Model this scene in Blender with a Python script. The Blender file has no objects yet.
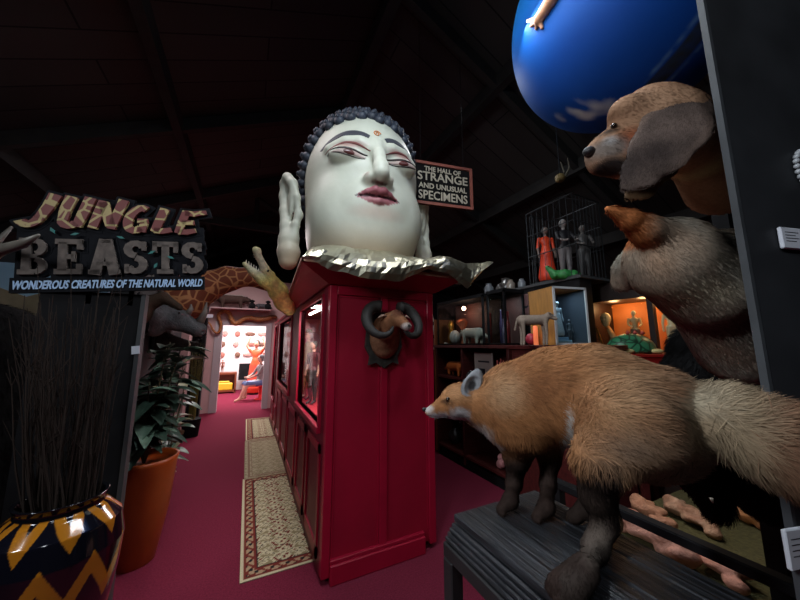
import bpy, math, random
import numpy as np
from math import sin, cos, pi, radians, atan2
from mathutils import Vector, Matrix
random.seed(7); RN = np.random.RandomState(11)
SC = bpy.context.scene; COL = SC.collection
# ------------------------------------------------ camera, world, light
FL = 305.0; TH = radians(8.4); YA = radians(26.4); EYE = 1.6
cd = bpy.data.cameras.new('camera'); cam = bpy.data.objects.new('camera', cd); COL.objects.link(cam)
cam.location = (0, 0, EYE); cam.rotation_euler = (pi/2+TH, 0, -YA)
cd.sensor_width = 36; cd.lens = FL/800*36; cd.clip_start = 0.05; cd.clip_end = 60
SC.camera = cam
vs = SC.view_settings; vs.view_transform = 'Standard'; vs.look = 'None'; vs.gamma = 1; vs.exposure = 0.0; vs.use_curve_mapping = False
w = bpy.data.worlds.new('world'); SC.world = w; w.use_nodes = True
w.node_tree.nodes['Background'].inputs[0].default_value = (.5, .6, .8, 1)
w.node_tree.nodes['Background'].inputs[1].default_value = 0.02
def area(name, loc, tgt, size, power, color, sy=None, spread=180):
    l = bpy.data.lights.new(name, 'AREA'); l.energy = power; l.color = color; l.size = size
    if sy: l.shape = 'RECTANGLE'; l.size_y = sy
    l.spread = radians(spread)
    o = bpy.data.objects.new(name, l); COL.objects.link(o); o.location = loc
    o.rotation_euler = (Vector(tgt)-Vector(loc)).to_track_quat('-Z', 'Y').to_euler(); return o
def point(name, loc, power, color, r=.03):
    l = bpy.data.lights.new(name, 'POINT'); l.energy = power; l.color = color; l.shadow_soft_size = r
    o = bpy.data.objects.new(name, l); COL.objects.link(o); o.location = loc; return o
COOL = (.82, .92, 1.0)
area('light_overhead', (.42, 1.25, 4.05), (.85, 1.75, 1.8), .16, 28, COOL, 1.1)
area('light_left_fill', (-2.6, .2, 3.1), (1.2, .5, 1.6), .25, 24, (.9, .95, 1), .8, 100)  # unseen fill lamp, added to light the mounts' flanks from the left
area('light_aisle', (2.05, 3.2, 4.4), (2.1, 2.9, 0), .3, 16, (.95, .97, 1), 1.2)
area('light_behind_fill', (-.7, -1.0, 3.4), (.9, .7, 1.5), .5, 12, (.85, .92, 1.0), .2)  # added fill lamp behind the camera, cools the red bounce
area('light_corridor', (-.3, 6.9, 3.6), (-.3, 6.3, 0), .3, 45, (1, .86, .88), 1.4)
area('light_backroom', (.1, 10.6, 2.9), (.1, 10.5, 0), 1.6, 420, (1, .93, .95), 1.6)
area('light_right_front', (1.2, .95, 3.9), (.95, .7, 1.3), .16, 11, (.95, .96, 1), 1.1)
area('light_left_aisle', (-.15, 3.0, 4.3), (-.3, 3.2, 0), .2, 10, (1, .86, .9), 1.0)
# ------------------------------------------------ pixel helpers (give the real place of a thing)
def ray(px, py):
    x = (px-400)/FL; d = (py-300)/FL; f = cos(TH)+d*sin(TH)
    return np.array([x*cos(YA)+f*sin(YA), -x*sin(YA)+f*cos(YA), sin(TH)-d*cos(TH)])
O3 = np.array([0, 0, EYE])
def at(px, py, d): return O3+ray(px, py)*d
def onp(px, py, ax, v):
    r = ray(px, py); return O3+r*((v-O3[ax])/r[ax])
def onz(px, py, v=0): return onp(px, py, 2, v)
def ony(px, py, v): return onp(px, py, 1, v)
def onx(px, py, v): return onp(px, py, 0, v)
# ------------------------------------------------ materials
def srgb(r, g, b):
    f = lambda c: ((c/255+.055)/1.055)**2.4 if c > 10 else c/255/12.92
    return (f(r), f(g), f(b))
MATS = {}
def mat(name, col=(.5, .5, .5), rough=.6, metal=0, nscale=0, namt=.2, bump=0, bscale=None, vcol=False, coat=0, emit=None, es=0, trans=0, spec=.5, sheen=0, stretch=None):
    if name in MATS: return MATS[name]
    m = bpy.data.materials.new(name); m.use_nodes = True; nt = m.node_tree; b = nt.nodes['Principled BSDF']
    b.inputs['Base Color'].default_value = (*col, 1); b.inputs['Roughness'].default_value = rough
    b.inputs['Metallic'].default_value = metal; b.inputs['Coat Weight'].default_value = coat
    b.inputs['Specular IOR Level'].default_value = spec; b.inputs['Transmission Weight'].default_value = trans
    if sheen: b.inputs['Sheen Weight'].default_value = sheen
    if emit: b.inputs['Emission Color'].default_value = (*emit, 1); b.inputs['Emission Strength'].default_value = es
    src = None
    if vcol:
        a = nt.nodes.new('ShaderNodeAttribute'); a.attribute_name = 'Col'; src = a.outputs['Color']
    tc = nt.nodes.new('ShaderNodeTexCoord')
    co = tc.outputs['Object']
    if stretch:
        mp = nt.nodes.new('ShaderNodeMapping'); mp.inputs['Scale'].default_value = stretch; nt.links.new(co, mp.inputs[0]); co = mp.outputs[0]
    if nscale:
        n = nt.nodes.new('ShaderNodeTexNoise'); n.inputs['Scale'].default_value = nscale; n.inputs['Detail'].default_value = 5
        nt.links.new(co, n.inputs['Vector'])
        r = nt.nodes.new('ShaderNodeMapRange'); r.inputs['From Min'].default_value = .3; r.inputs['From Max'].default_value = .7
        r.inputs['To Min'].default_value = 1-namt; r.inputs['To Max'].default_value = 1+namt
        nt.links.new(n.outputs['Fac'], r.inputs['Value'])
        mx = nt.nodes.new('ShaderNodeVectorMath'); mx.operation = 'SCALE'
        if src: nt.links.new(src, mx.inputs[0])
        else: mx.inputs[0].default_value = col
        nt.links.new(r.outputs[0], mx.inputs['Scale']); src = mx.outputs[0]
    if src: nt.links.new(src, b.inputs['Base Color'])
    if bump:
        n = nt.nodes.new('ShaderNodeTexNoise'); n.inputs['Scale'].default_value = bscale or nscale or 20; n.inputs['Detail'].default_value = 6
        nt.links.new(co, n.inputs['Vector'])
        bp = nt.nodes.new('ShaderNodeBump'); bp.inputs['Strength'].default_value = bump; bp.inputs['Distance'].default_value = .02
        nt.links.new(n.outputs['Fac'], bp.inputs['Height']); nt.links.new(bp.outputs[0], b.inputs['Normal'])
    MATS[name] = m; return m
def patch_mat(name, c1, c2, scale, lo, hi, rough=.6, c3=None):     # giraffe net: cells with pale lines
    m = bpy.data.materials.new(name); m.use_nodes = True; nt = m.node_tree; b = nt.nodes['Principled BSDF']; b.inputs['Roughness'].default_value = rough
    tc = nt.nodes.new('ShaderNodeTexCoord'); v = nt.nodes.new('ShaderNodeTexVoronoi'); v.feature = 'DISTANCE_TO_EDGE'; v.inputs['Scale'].default_value = scale
    r = nt.nodes.new('ShaderNodeMapRange'); r.inputs['From Min'].default_value = lo; r.inputs['From Max'].default_value = hi
    mx = nt.nodes.new('ShaderNodeMix'); mx.data_type = 'RGBA'; mx.inputs[6].default_value = (*c1, 1); mx.inputs[7].default_value = (*c2, 1)
    nt.links.new(tc.outputs['Object'], v.inputs['Vector']); nt.links.new(v.outputs['Distance'], r.inputs[0]); nt.links.new(r.outputs[0], mx.inputs[0]); nt.links.new(mx.outputs[2], b.inputs['Base Color'])
    MATS[name] = m; return m
def plank_mat(name, c1, c2, w=.14, l=2.4, rough=.8, gap=.008, axis=None):
    m = bpy.data.materials.new(name); m.use_nodes = True; nt = m.node_tree; b = nt.nodes['Principled BSDF']; b.inputs['Roughness'].default_value = rough
    tc = nt.nodes.new('ShaderNodeTexCoord'); mp = nt.nodes.new('ShaderNodeMapping')
    if axis: mp.inputs['Rotation'].default_value = axis
    br = nt.nodes.new('ShaderNodeTexBrick'); br.inputs['Scale'].default_value = 1; br.inputs['Brick Width'].default_value = l; br.inputs['Row Height'].default_value = w
    br.inputs['Mortar Size'].default_value = gap; br.inputs['Color1'].default_value = (*c1, 1); br.inputs['Color2'].default_value = (*c2, 1); br.inputs['Mortar'].default_value = (0, 0, 0, 1)
    nt.links.new(tc.outputs['Object'], mp.inputs[0]); nt.links.new(mp.outputs[0], br.inputs['Vector']); nt.links.new(br.outputs['Color'], b.inputs['Base Color'])
    MATS[name] = m; return m
def glass_mat(name, tint=(.9, .95, .95), rough=0.02, fac=.12):
    m = bpy.data.materials.new(name); m.use_nodes = True; nt = m.node_tree; nt.nodes.clear()
    o = nt.nodes.new('ShaderNodeOutputMaterial'); t = nt.nodes.new('ShaderNodeBsdfTransparent'); t.inputs[0].default_value = (*tint, 1)
    g = nt.nodes.new('ShaderNodeBsdfGlossy'); g.inputs['Roughness'].default_value = rough
    lw = nt.nodes.new('ShaderNodeLayerWeight'); pw = nt.nodes.new('ShaderNodeMath'); pw.operation = 'POWER'; pw.inputs[1].default_value = 6; nt.links.new(lw.outputs['Facing'], pw.inputs[0])
    fr = nt.nodes.new('ShaderNodeMath'); fr.operation = 'MULTIPLY_ADD'; fr.inputs[1].default_value = .2; fr.inputs[2].default_value = .025; nt.links.new(pw.outputs[0], fr.inputs[0])
    mx = nt.nodes.new('ShaderNodeMixShader'); nt.links.new(fr.outputs[0], mx.inputs[0]); nt.links.new(t.outputs[0], mx.inputs[1]); nt.links.new(g.outputs[0], mx.inputs[2]); nt.links.new(mx.outputs[0], o.inputs[0])
    MATS[name] = m; return m
BLK = mat('black_paint', (.008, .008, .009), .8, nscale=9, namt=.3, spec=.15)
RED = mat('red_paint', srgb(150, 10, 42), .5, nscale=3, namt=.12)
RED2 = mat('red_paint_trim', srgb(158, 12, 46), .42, nscale=4, namt=.1)
WOOD = mat('dark_wood', (.05, .018, .012), .5, nscale=6, namt=.5, stretch=(1, 1, 12))
WOODL = mat('light_wood', srgb(150, 100, 52), .5, nscale=5, namt=.35, stretch=(9, 9, 1))
STEEL = mat('grey_metal', (.35, .36, .38), .35, .9)
WHITE = mat('white_paint', (.75, .75, .74), .5, nscale=20, namt=.05)
PAPER = mat('paper_card', (.6, .63, .7), .6)
INK = mat('ink', (.03, .03, .04), .7)
GLASS = glass_mat('clear_glass')
EYEM = mat('glass_eye', (.01, .006, .003), .08, coat=1)
NOSEM = mat('black_nose', (.012, .012, .014), .35, bump=.3, bscale=200)
FUR = mat('fur', (1, 1, 1), .8, vcol=True, nscale=60, namt=.12, spec=.12)
SKIN = mat('painted_skin', (1, 1, 1), .5, vcol=True, nscale=30, namt=.06)
HIDE = mat('rough_hide', (1, 1, 1), .7, vcol=True, nscale=25, namt=.25, bump=.5, bscale=60)
GLOSS = mat('glazed', (1, 1, 1), .12, vcol=True, coat=.7)
CLOTHV = mat('woven_pattern', (1, 1, 1), .95, vcol=True, nscale=250, namt=.2, spec=.1)
# ------------------------------------------------ objects
WL = {}
def tagp(o, label=None, cat=None, group=None, kind=None):
    if label: o['label'] = label
    if cat: o['category'] = cat
    if group: o['group'] = group
    if kind: o['kind'] = kind
    return o
def thing(name, loc, label, cat, group=None):
    o = bpy.data.objects.new(name, None); COL.objects.link(o); o.location = loc; o.empty_display_size = .05
    WL[o.name] = Vector(loc); return tagp(o, label, cat, group)
def finish(name, verts, faces, m, parent=None, smooth=False, cols=None, normals=None):
    V = np.asarray(verts, float); c = (V.min(0)+V.max(0))/2; c[2] = V[:, 2].min() if parent is None else c[2]
    me = bpy.data.meshes.new(name)
    me.from_pydata((V-c).tolist(), [], faces if isinstance(faces, list) else faces.tolist())
    if cols is not None:
        a = me.color_attributes.new('Col', 'FLOAT_COLOR', 'POINT')
        cc = np.ones((len(V), 4), np.float32); cc[:, :3] = cols; a.data.foreach_set('color', cc.ravel())
    me.polygons.foreach_set('use_smooth', [smooth]*len(me.polygons))
    if m: me.materials.append(m)
    me.update()
    if normals is not None: me.normals_split_custom_set_from_vertices(np.asarray(normals, float).tolist())
    o = bpy.data.objects.new(name, me); COL.objects.link(o)
    pl = WL[parent.name] if parent else Vector((0, 0, 0))
    if parent: o.parent = parent
    o.location = Vector(c)-pl; WL[o.name] = Vector(c); return o
def rotz(a): return Matrix.Rotation(a, 4, 'Z')
def M4(loc=(0, 0, 0), rz=0, rx=0, ry=0, s=1):
    return Matrix.Translation(Vector(loc)) @ Matrix.Rotation(rz, 4, 'Z') @ Matrix.Rotation(ry, 4, 'Y') @ Matrix.Rotation(rx, 4, 'X') @ Matrix.Scale(s, 4)
class MB:
    def __init__(s, M=None): s.v = []; s.f = []; s.M = M
    def add(s, vs, fs):
        n = len(s.v)
        for p in vs:
            p = Vector(p); s.v.append(tuple(s.M @ p if s.M else p))
        s.f += [tuple(i+n for i in f) for f in fs]; return s
    def box(s, a, b, bev=0):
        x0, x1 = sorted((a[0], b[0])); y0, y1 = sorted((a[1], b[1])); z0, z1 = sorted((a[2], b[2]))
        if bev <= 0 or min(x1-x0, y1-y0, z1-z0) < 2.2*bev:
            return s.add([(x0, y0, z0), (x1, y0, z0), (x1, y1, z0), (x0, y1, z0), (x0, y0, z1), (x1, y0, z1), (x1, y1, z1), (x0, y1, z1)],
                     [(0, 3, 2, 1), (4, 5, 6, 7), (0, 1, 5, 4), (1, 2, 6, 5), (2, 3, 7, 6), (3, 0, 4, 7)])
        vs = []; idx = {}
        for i, (X, sx) in enumerate(((x0, 1), (x1, -1))):
            for j, (Y, sy) in enumerate(((y0, 1), (y1, -1))):
                for k, (Z, sz) in enumerate(((z0, 1), (z1, -1))):
                    for ax in range(3):
                        p = [X+sx*bev, Y+sy*bev, Z+sz*bev]; p[ax] = (X, Y, Z)[ax]; idx[i, j, k, ax] = len(vs); vs.append(p)
        g = lambda *t: idx[t]; fs = []
        for i in (0, 1):
            q = [(i, 0, 0, 0), (i, 1, 0, 0), (i, 1, 1, 0), (i, 0, 1, 0)]; fs.append([g(*t) for t in (q if i else q[::-1])])
            q = [(0, i, 0, 1), (0, i, 1, 1), (1, i, 1, 1), (1, i, 0, 1)]; fs.append([g(*t) for t in (q if i else q[::-1])])
            q = [(0, 0, i, 2), (1, 0, i, 2), (1, 1, i, 2), (0, 1, i, 2)]; fs.append([g(*t) for t in (q if i else q[::-1])])
        for i in (0, 1):
            for j in (0, 1):
                fs.append([g(i, j, 0, 0), g(i, j, 0, 1), g(i, j, 1, 1), g(i, j, 1, 0)]); fs.append([g(i, 0, j, 0), g(i, 0, j, 2), g(i, 1, j, 2), g(i, 1, j, 0)]); fs.append([g(0, i, j, 1), g(0, i, j, 2), g(1, i, j, 2), g(1, i, j, 1)])
        for i in (0, 1):
            for j in (0, 1):
                for k in (0, 1): fs.append([g(i, j, k, 0), g(i, j, k, 1), g(i, j, k, 2)])
        return s.add(vs, fs)
    def tube(s, pts, r, n=8, cap=True, flat=1.0):
        pts = [Vector(p) for p in pts]; R = r if isinstance(r, (list, tuple)) else [r]*len(pts); vs = []; up = None
        for i, p in enumerate(pts):
            t = (pts[min(i+1, len(pts)-1)]-pts[max(i-1, 0)]).normalized()
            if up is None: up = Vector((0, 0, 1)) if abs(t.z) < .9 else Vector((1, 0, 0))
            a = t.cross(up); a = a.normalized() if a.length > 1e-6 else t.orthogonal().normalized(); up = a.cross(t)
            for k in range(n):
                th = 2*pi*k/n; vs.append(p+a*cos(th)*R[i]+up*sin(th)*R[i]*flat)
        fs = [(i*n+k, i*n+(k+1) % n, (i+1)*n+(k+1) % n, (i+1)*n+k) for i in range(len(pts)-1) for k in range(n)]
        if cap: fs += [tuple(range(n))[::-1], tuple((len(pts)-1)*n+k for k in range(n))]
        return s.add(vs, fs)
    def lathe(s, prof, c=(0, 0, 0), n=24, cap=True):
        vs = [(c[0]+r*cos(2*pi*k/n), c[1]+r*sin(2*pi*k/n), c[2]+z) for r, z in prof for k in range(n)]
        fs = [(i*n+k, i*n+(k+1) % n, (i+1)*n+(k+1) % n, (i+1)*n+k) for i in range(len(prof)-1) for k in range(n)]
        if cap: fs += [tuple(range(n))[::-1], tuple((len(prof)-1)*n+k for k in range(n))]
        return s.add(vs, fs)
    def ball(s, c, r, n=12, m=8):
        r = (r, r, r) if isinstance(r, (int, float)) else r
        vs = [(c[0], c[1], c[2]-r[2])]+[(c[0]+r[0]*sin(pi*j/m)*cos(2*pi*k/n), c[1]+r[1]*sin(pi*j/m)*sin(2*pi*k/n), c[2]-r[2]*cos(pi*j/m)) for j in range(1, m) for k in range(n)]+[(c[0], c[1], c[2]+r[2])]
        L = len(vs)-1
        fs = [(0, 1+(k+1) % n, 1+k) for k in range(n)]+[(1+j*n+k, 1+j*n+(k+1) % n, 1+(j+1)*n+(k+1) % n, 1+(j+1)*n+k) for j in range(m-2) for k in range(n)]+[(1+(m-2)*n+k, 1+(m-2)*n+(k+1) % n, L) for k in range(n)]
        return s.add(vs, fs)
    def prism(s, poly, y0, y1):   # polygon in x,z extruded along y
        n = len(poly); vs = [(x, y0, z) for x, z in poly]+[(x, y1, z) for x, z in poly]
        return s.add(vs, [tuple(range(n)), tuple(range(2*n-1, n-1, -1))]+[(i, (i+1) % n+0, (i+1) % n+n, i+n)[::-1] for i in range(n)])
    def build(s, name, m, parent=None, smooth=False, label=None, cols=None):
        o = finish(name, s.v, s.f, m, parent, smooth, cols)
        if label: o['label'] = label
        return o
def struct(name, mb, m, parent=None, smooth=False):
    o = mb.build(name, m, parent, smooth)
    if parent is None: o['kind'] = 'structure'
    return o
def one(name, mb, m, label, cat, group=None, smooth=False, kind=None):
    return tagp(mb.build(name, m, None, smooth), label, cat, group, kind)
def dup(root, loc, rz=0, label=None, group=None, s=1):
    r = root.copy(); COL.objects.link(r); r.location = loc; r.rotation_euler = (0, 0, rz); r.scale = (s, s, s)
    if label: r['label'] = label
    if group: r['group'] = group
    for ch in list(root.children):
        c = ch.copy(); COL.objects.link(c); c.parent = r
        for g in ch.children:
            d = g.copy(); COL.objects.link(d); d.parent = c
    return r
def text(name, body, size, M, m, parent, ext=.003, off=0, shear=0, sx=1, bold=0, align='CENTER'):
    cu = bpy.data.curves.new(name, 'FONT'); cu.body = body; cu.size = size; cu.extrude = ext; cu.offset = off; cu.shear = shear; cu.align_x = align; cu.resolution_u = 3
    t = bpy.data.objects.new(name, cu); COL.objects.link(t)
    dg = bpy.context.evaluated_depsgraph_get(); me = bpy.data.meshes.new_from_object(t.evaluated_get(dg))
    V = [tuple(M @ Vector((v.co.x*sx, -v.co.z, v.co.y))) for v in me.vertices]; F = [tuple(p.vertices) for p in me.polygons]
    bpy.data.objects.remove(t); bpy.data.curves.remove(cu); bpy.data.meshes.remove(me)
    return finish(name, V, F, m, parent)
# ------------------------------------------------ signed distance shapes -> one skin
def E(c, r, R=None):
    c = np.asarray(c, float); r = np.asarray(r, float)*np.ones(3)
    Rm = None if R is None else np.array(R)
    def f(X, Y, Z):
        x = X-c[0]; y = Y-c[1]; z = Z-c[2]
        if Rm is not None: x, y, z = Rm[0][0]*x+Rm[1][0]*y+Rm[2][0]*z, Rm[0][1]*x+Rm[1][1]*y+Rm[2][1]*z, Rm[0][2]*x+Rm[1][2]*y+Rm[2][2]*z
        k0 = np.sqrt((x/r[0])**2+(y/r[1])**2+(z/r[2])**2); k1 = np.sqrt((x/r[0]**2)**2+(y/r[1]**2)**2+(z/r[2]**2)**2)+1e-9
        return k0*(k0-1)/k1
    return f
def C(a, b, ra, rb=None):
    a = np.asarray(a, float); b = np.asarray(b, float); rb = ra if rb is None else rb; d = b-a; L = float(d@d)+1e-12
    def f(X, Y, Z):
        t = np.clip(((X-a[0])*d[0]+(Y-a[1])*d[1]+(Z-a[2])*d[2])/L, 0, 1)
        return np.sqrt((X-a[0]-t*d[0])**2+(Y-a[1]-t*d[1])**2+(Z-a[2]-t*d[2])**2)-(ra+t*(rb-ra))
    return f
def chain(pts, k=.02):   # pts: (point, radius)
    fs = [C(pts[i][0], pts[i+1][0], pts[i][1], pts[i+1][1]) for i in range(len(pts)-1)]
    return lambda X, Y, Z: fold([(g, k) for g in fs], X, Y, Z)
def smin(a, b, k):
    if k <= 0: return np.minimum(a, b)
    h = np.clip(.5+.5*(b-a)/k, 0, 1); return b+(a-b)*h-k*h*(1-h)
def fold(ops, X, Y, Z):
    d = None
    for o in ops:
        v = o[0](X, Y, Z); k = o[1]; md = o[2] if len(o) > 2 else 'u'
        if d is None: d = v
        elif md == 'u': d = smin(d, v, k)
        else: d = -smin(-d, v, k)
    return d
def U(*ops): return lambda X, Y, Z: fold(ops, X, Y, Z)
def grad(f, P, e=1e-3):
    g = np.empty_like(P)
    for i in range(3):
        A = P.copy(); B = P.copy(); A[:, i] += e; B[:, i] -= e
        g[:, i] = (f(*A.T)-f(*B.T))/(2*e)
    return g
def snet(f, lo, hi, h):
    lo = np.asarray(lo, float); hi = np.asarray(hi, float); n = np.ceil((hi-lo)/h).astype(int)+1
    ax = [lo[i]+h*np.arange(n[i]) for i in range(3)]
    X, Y, Z = np.meshgrid(*ax, indexing='ij'); V = f(X, Y, Z); S = V < 0
    c = n-1; acc = np.zeros((*c, 3)); cnt = np.zeros(c); idx = -np.ones(c, int); quads = []
    G = (X, Y, Z)
    for a in range(3):
        s0 = [slice(None)]*3; s1 = [slice(None)]*3; s0[a] = slice(0, -1); s1[a] = slice(1, None); s0 = tuple(s0); s1 = tuple(s1)
        cr = S[s0] != S[s1]; t = np.where(cr, V[s0]/np.where(cr, V[s0]-V[s1], 1), 0)
        P = [np.where(cr, G[i][s0]+(t*h if i == a else 0), 0) for i in range(3)]
        b, d = [i for i in range(3) if i != a]
        for db in (0, 1):
            for dd in (0, 1):
                s = [slice(None)]*3; s[b] = slice(db, db+c[b]); s[d] = slice(dd, dd+c[d]); s = tuple(s)
                for i in range(3): acc[..., i] += P[i][s]
                cnt += cr[s]
        quads.append((a, cr, S[s0]))
    m = cnt > 0; idx[m] = np.arange(m.sum()); verts = acc[m]/cnt[m][:, None]; F = []
    for a, cr, sg in quads:
        b, d = [(1, 2), (2, 0), (0, 1)][a]
        I = np.argwhere(cr); ok = (I[:, b] > 0) & (I[:, d] > 0) & (I[:, b] < c[b]) & (I[:, d] < c[d]); I = I[ok]; sgn = sg[tuple(I.T)]
        def g(db, dd):
            J = I.copy(); J[:, b] -= db; J[:, d] -= dd; return idx[tuple(J.T)]
        q = np.stack([g(1, 1), g(0, 1), g(0, 0), g(1, 0)], 1); q[~sgn] = q[~sgn][:, ::-1]; F.append(q)
    F = np.concatenate(F)
    for _ in range(2):
        g = grad(f, verts); l = (g*g).sum(1)[:, None]+1e-6; st = f(*verts.T)[:, None]*g/l
        st = np.clip(st, -h*.5, h*.5); verts = verts-st
    return verts, F
def skin(name, f, lo, hi, h, m, parent=None, col=None, fur=None, label=None, M=None):
    """col: colour or fn(P)->Nx3;  fur: dict(n, len, w, flow(P,N)->dir, lay)"""
    V, F = snet(f, lo, hi, h)
    cf = (lambda P: np.tile(np.array(col, float), (len(P), 1))) if not callable(col) else col
    cols = cf(V) if col is not None else None
    N = None
    if fur:
        N = grad(f, V); N /= np.linalg.norm(N, axis=1)[:, None]+1e-9
        V, F2, cols, N = add_fur(V, F, cols, N, cf, f, **fur)
        F = F2
    if M is not None:
        A = np.array(M); V = V@A[:3, :3].T+A[:3, 3]
        if N is not None:
            N = N@A[:3, :3].T; N /= np.linalg.norm(N, axis=1)[:, None]
    if not isinstance(F, list): F = F.tolist()
    o = finish(name, V, F, m, parent, True, cols, N)
    if label: o['label'] = label
    return o
def add_fur(V, F, cols, N, cf, f, n=20000, length=.02, w=.0012, flow=None, lay=.75, jit=.25, vary=.2, mask=None):
    a = V[F[:, 0]]; b = V[F[:, 1]]; c = V[F[:, 2]]; d = V[F[:, 3]]
    ar = np.linalg.norm(np.cross(c-a, d-b), axis=1)
    if mask is not None: ar = ar*mask((a+c)/2)
    pick = RN.choice(len(F), n, p=ar/ar.sum()); u = RN.rand(n, 1); v = RN.rand(n, 1)
    P = (a[pick]*(1-u)+b[pick]*u)*(1-v)+(d[pick]*(1-u)+c[pick]*u)*v
    q = F[pick]; Nn = N[q].mean(1); Nn /= np.linalg.norm(Nn, axis=1)[:, None]+1e-9
    D = flow(P, Nn)+RN.normal(0, jit, (n, 3)); D -= (D*Nn).sum(1)[:, None]*Nn; D /= np.linalg.norm(D, axis=1)[:, None]+1e-9
    L = (length(P) if callable(length) else np.full(n, length))*(1+RN.uniform(-.35, .35, n)); L = L[:, None]
    T = np.cross(Nn, D)+Nn*RN.normal(0, .5, (n, 1)); T /= np.linalg.norm(T, axis=1)[:, None]
    up = 1-lay
    p0 = P-Nn*.001; p1 = P+(D*lay+Nn*up)*L*.5; p2 = P+(D*lay+Nn*up*.7)*L*1.0
    wv = w*(.7+.6*RN.rand(n, 1))
    vs = np.stack([p0-T*wv, p0+T*wv, p1+T*wv*.75, p1-T*wv*.75, p2], 1).reshape(-1, 3)
    cc = cf(P); br = 1+RN.uniform(-vary, vary, (n, 1)); cc = np.clip(cc*br, 0, 1)
    nn = np.repeat(Nn+D*.25, 5, 0); nn /= np.linalg.norm(nn, axis=1)[:, None]
    base = len(V)+5*np.arange(n)
    Q = np.stack([base+3, base+2, base+1, base], 1); Tt = np.stack([base+4, base+2, base+3], 1)
    c5 = np.repeat(cc, 5, 0); k = np.tile([.72, .72, 1., 1., 1.12], n)[:, None]
    return np.concatenate([V, vs]), F.tolist()+Q.tolist()+Tt.tolist(), np.concatenate([cols, np.clip(c5*k, 0, 1)]), np.concatenate([N, nn])
def mix(a, b, t):
    t = np.clip(t, 0, 1)[:, None]; return np.asarray(a)*(1-t)+np.asarray(b)*t
def near(P, c, r, soft=.5):    # 1 inside r, fading to 0
    d = np.linalg.norm((P-np.asarray(c))/np.asarray(r), axis=1); return np.clip((1-d)/soft, 0, 1)
def nz(P, s, seed=0):          # cheap smooth noise -1..1
    x, y, z = (P*s).T; o = seed*1.7
    return (np.sin(x*1.3+y*.7+o)*np.cos(y*1.1-z*.9+o*2)+np.sin(z*1.7+x*.5-o)*np.cos(x*.8+y*1.9)+.5*np.sin(x*3.1+z*2.3+o)*np.cos(y*2.9))/2.5
# ================================================ THE SETTING
CARPET = mat('red_carpet', srgb(122, 42, 62), .95, nscale=90, namt=.25, bump=.4, bscale=220, spec=.05)
DARKROOF = plank_mat('roof_sheathing', (.05, .043, .04), (.035, .03, .028), .32, 3.0)
BEAM = mat('roof_timber', (.022, .02, .019), .8, nscale=5, namt=.3)
SPILLW = mat('white_wall_pink_spill', srgb(214, 178, 176), .8, nscale=3, namt=.06)  # white wall, with the pink light spilling on it mixed into the colour
WALLB = mat('dark_wall', (.012, .012, .014), .8, nscale=4, namt=.3)
WALLW = mat('white_wall', (.8, .74, .73), .8, nscale=3, namt=.04)
struct('floor', MB().box((-4, -2.5, -.1), (7, 13, 0)), CARPET)
struct('wall_left', MB().box((-4.1, -2.5, 0), (-4, 13, 4.4)), WALLB)
struct('wall_right', MB().box((7, -2.5, 0), (7.1, 13, 4.4)), WALLB)
struct('wall_front', MB().box((-4, -2.6, 0), (7, -2.5, 5.8)), WALLB)
struct('wall_back', MB().box((-4, 13, 0), (7, 13.1, 5.8)), WALLB)
RX, RZ = 1.2, 5.6
def roofz(x): return RZ-abs(x-RX)*.46
cm = MB()
for x1 in (-4.1, 7.1):
    n = (Vector((x1-RX, 0, roofz(x1)-RZ)))
    cm.add([(RX, -2.6, RZ), (x1, -2.6, roofz(x1)), (x1, 13.1, roofz(x1)), (RX, 13.1, RZ), (RX, -2.6, RZ+.08), (x1, -2.6, roofz(x1)+.08), (x1, 13.1, roofz(x1)+.08), (RX, 13.1, RZ+.08)],
           [(0, 1, 2, 3), (7, 6, 5, 4), (0, 4, 5, 1), (1, 5, 6, 2), (2, 6, 7, 3), (3, 7, 4, 0)])
struct('ceiling', cm, DARKROOF)
k = 1
for i, x in enumerate((-2.6, -1.0, 2.6, 4.1, 5.6)):      # purlins along the hall
    z = roofz(x); struct('trim_%d' % k, MB().box((x-.05, -2.4, z-.22), (x+.05, 12.9, z-.03)), BEAM); k += 1
struct('trim_%d' % k, MB().box((RX-.06, -2.4, RZ-.3), (RX+.06, 12.9, RZ-.05)), BEAM); k += 1
for y in (-1, 2.5, 4.6, 6.7, 8.6, 11.0):                 # rafters down the slopes
    m = MB()
    for sx in (-1, 1):
        for q in (0,):
            x0, x1 = RX, (-3.95 if sx < 0 else 6.95)
            m.add([(x0, y-.04, RZ-.02), (x1, y-.04, roofz(x1)-.02), (x1, y-.04, roofz(x1)-.2), (x0, y-.04, RZ-.2), (x0, y+.04, RZ-.02), (x1, y+.04, roofz(x1)-.02), (x1, y+.04, roofz(x1)-.2), (x0, y+.04, RZ-.2)],
                  [(0, 1, 2, 3), (7, 6, 5, 4), (0, 4, 5, 1), (3, 2, 6, 7), (1, 5, 6, 2), (0, 3, 7, 4)])
    struct('trim_%d' % k, m, BEAM); k += 1
for y in (7.6,):                                      # trusses
    m = MB(); m.box((-3.6, y-.05, 4.0-.75), (6.0, y+.05, 4.2-.75))if y > 20 else None
    zt = 4.35; m.box((-1.3, y-.05, zt-.1), (3.7, y+.05, zt+.06))
    for (xa, za, xb, zb) in ((RX, RZ-.2, RX, zt), (0.0, zt, -.0, roofz(0)), (2.4, zt, 2.4, roofz(2.4)), (0, roofz(0), RX, zt), (2.4, roofz(2.4), RX, zt)):
        m.tube([(xa, y, za), (xb, y, zb)], .05, 4)
    struct('trim_%d' % k, m, BEAM); k += 1
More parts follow.
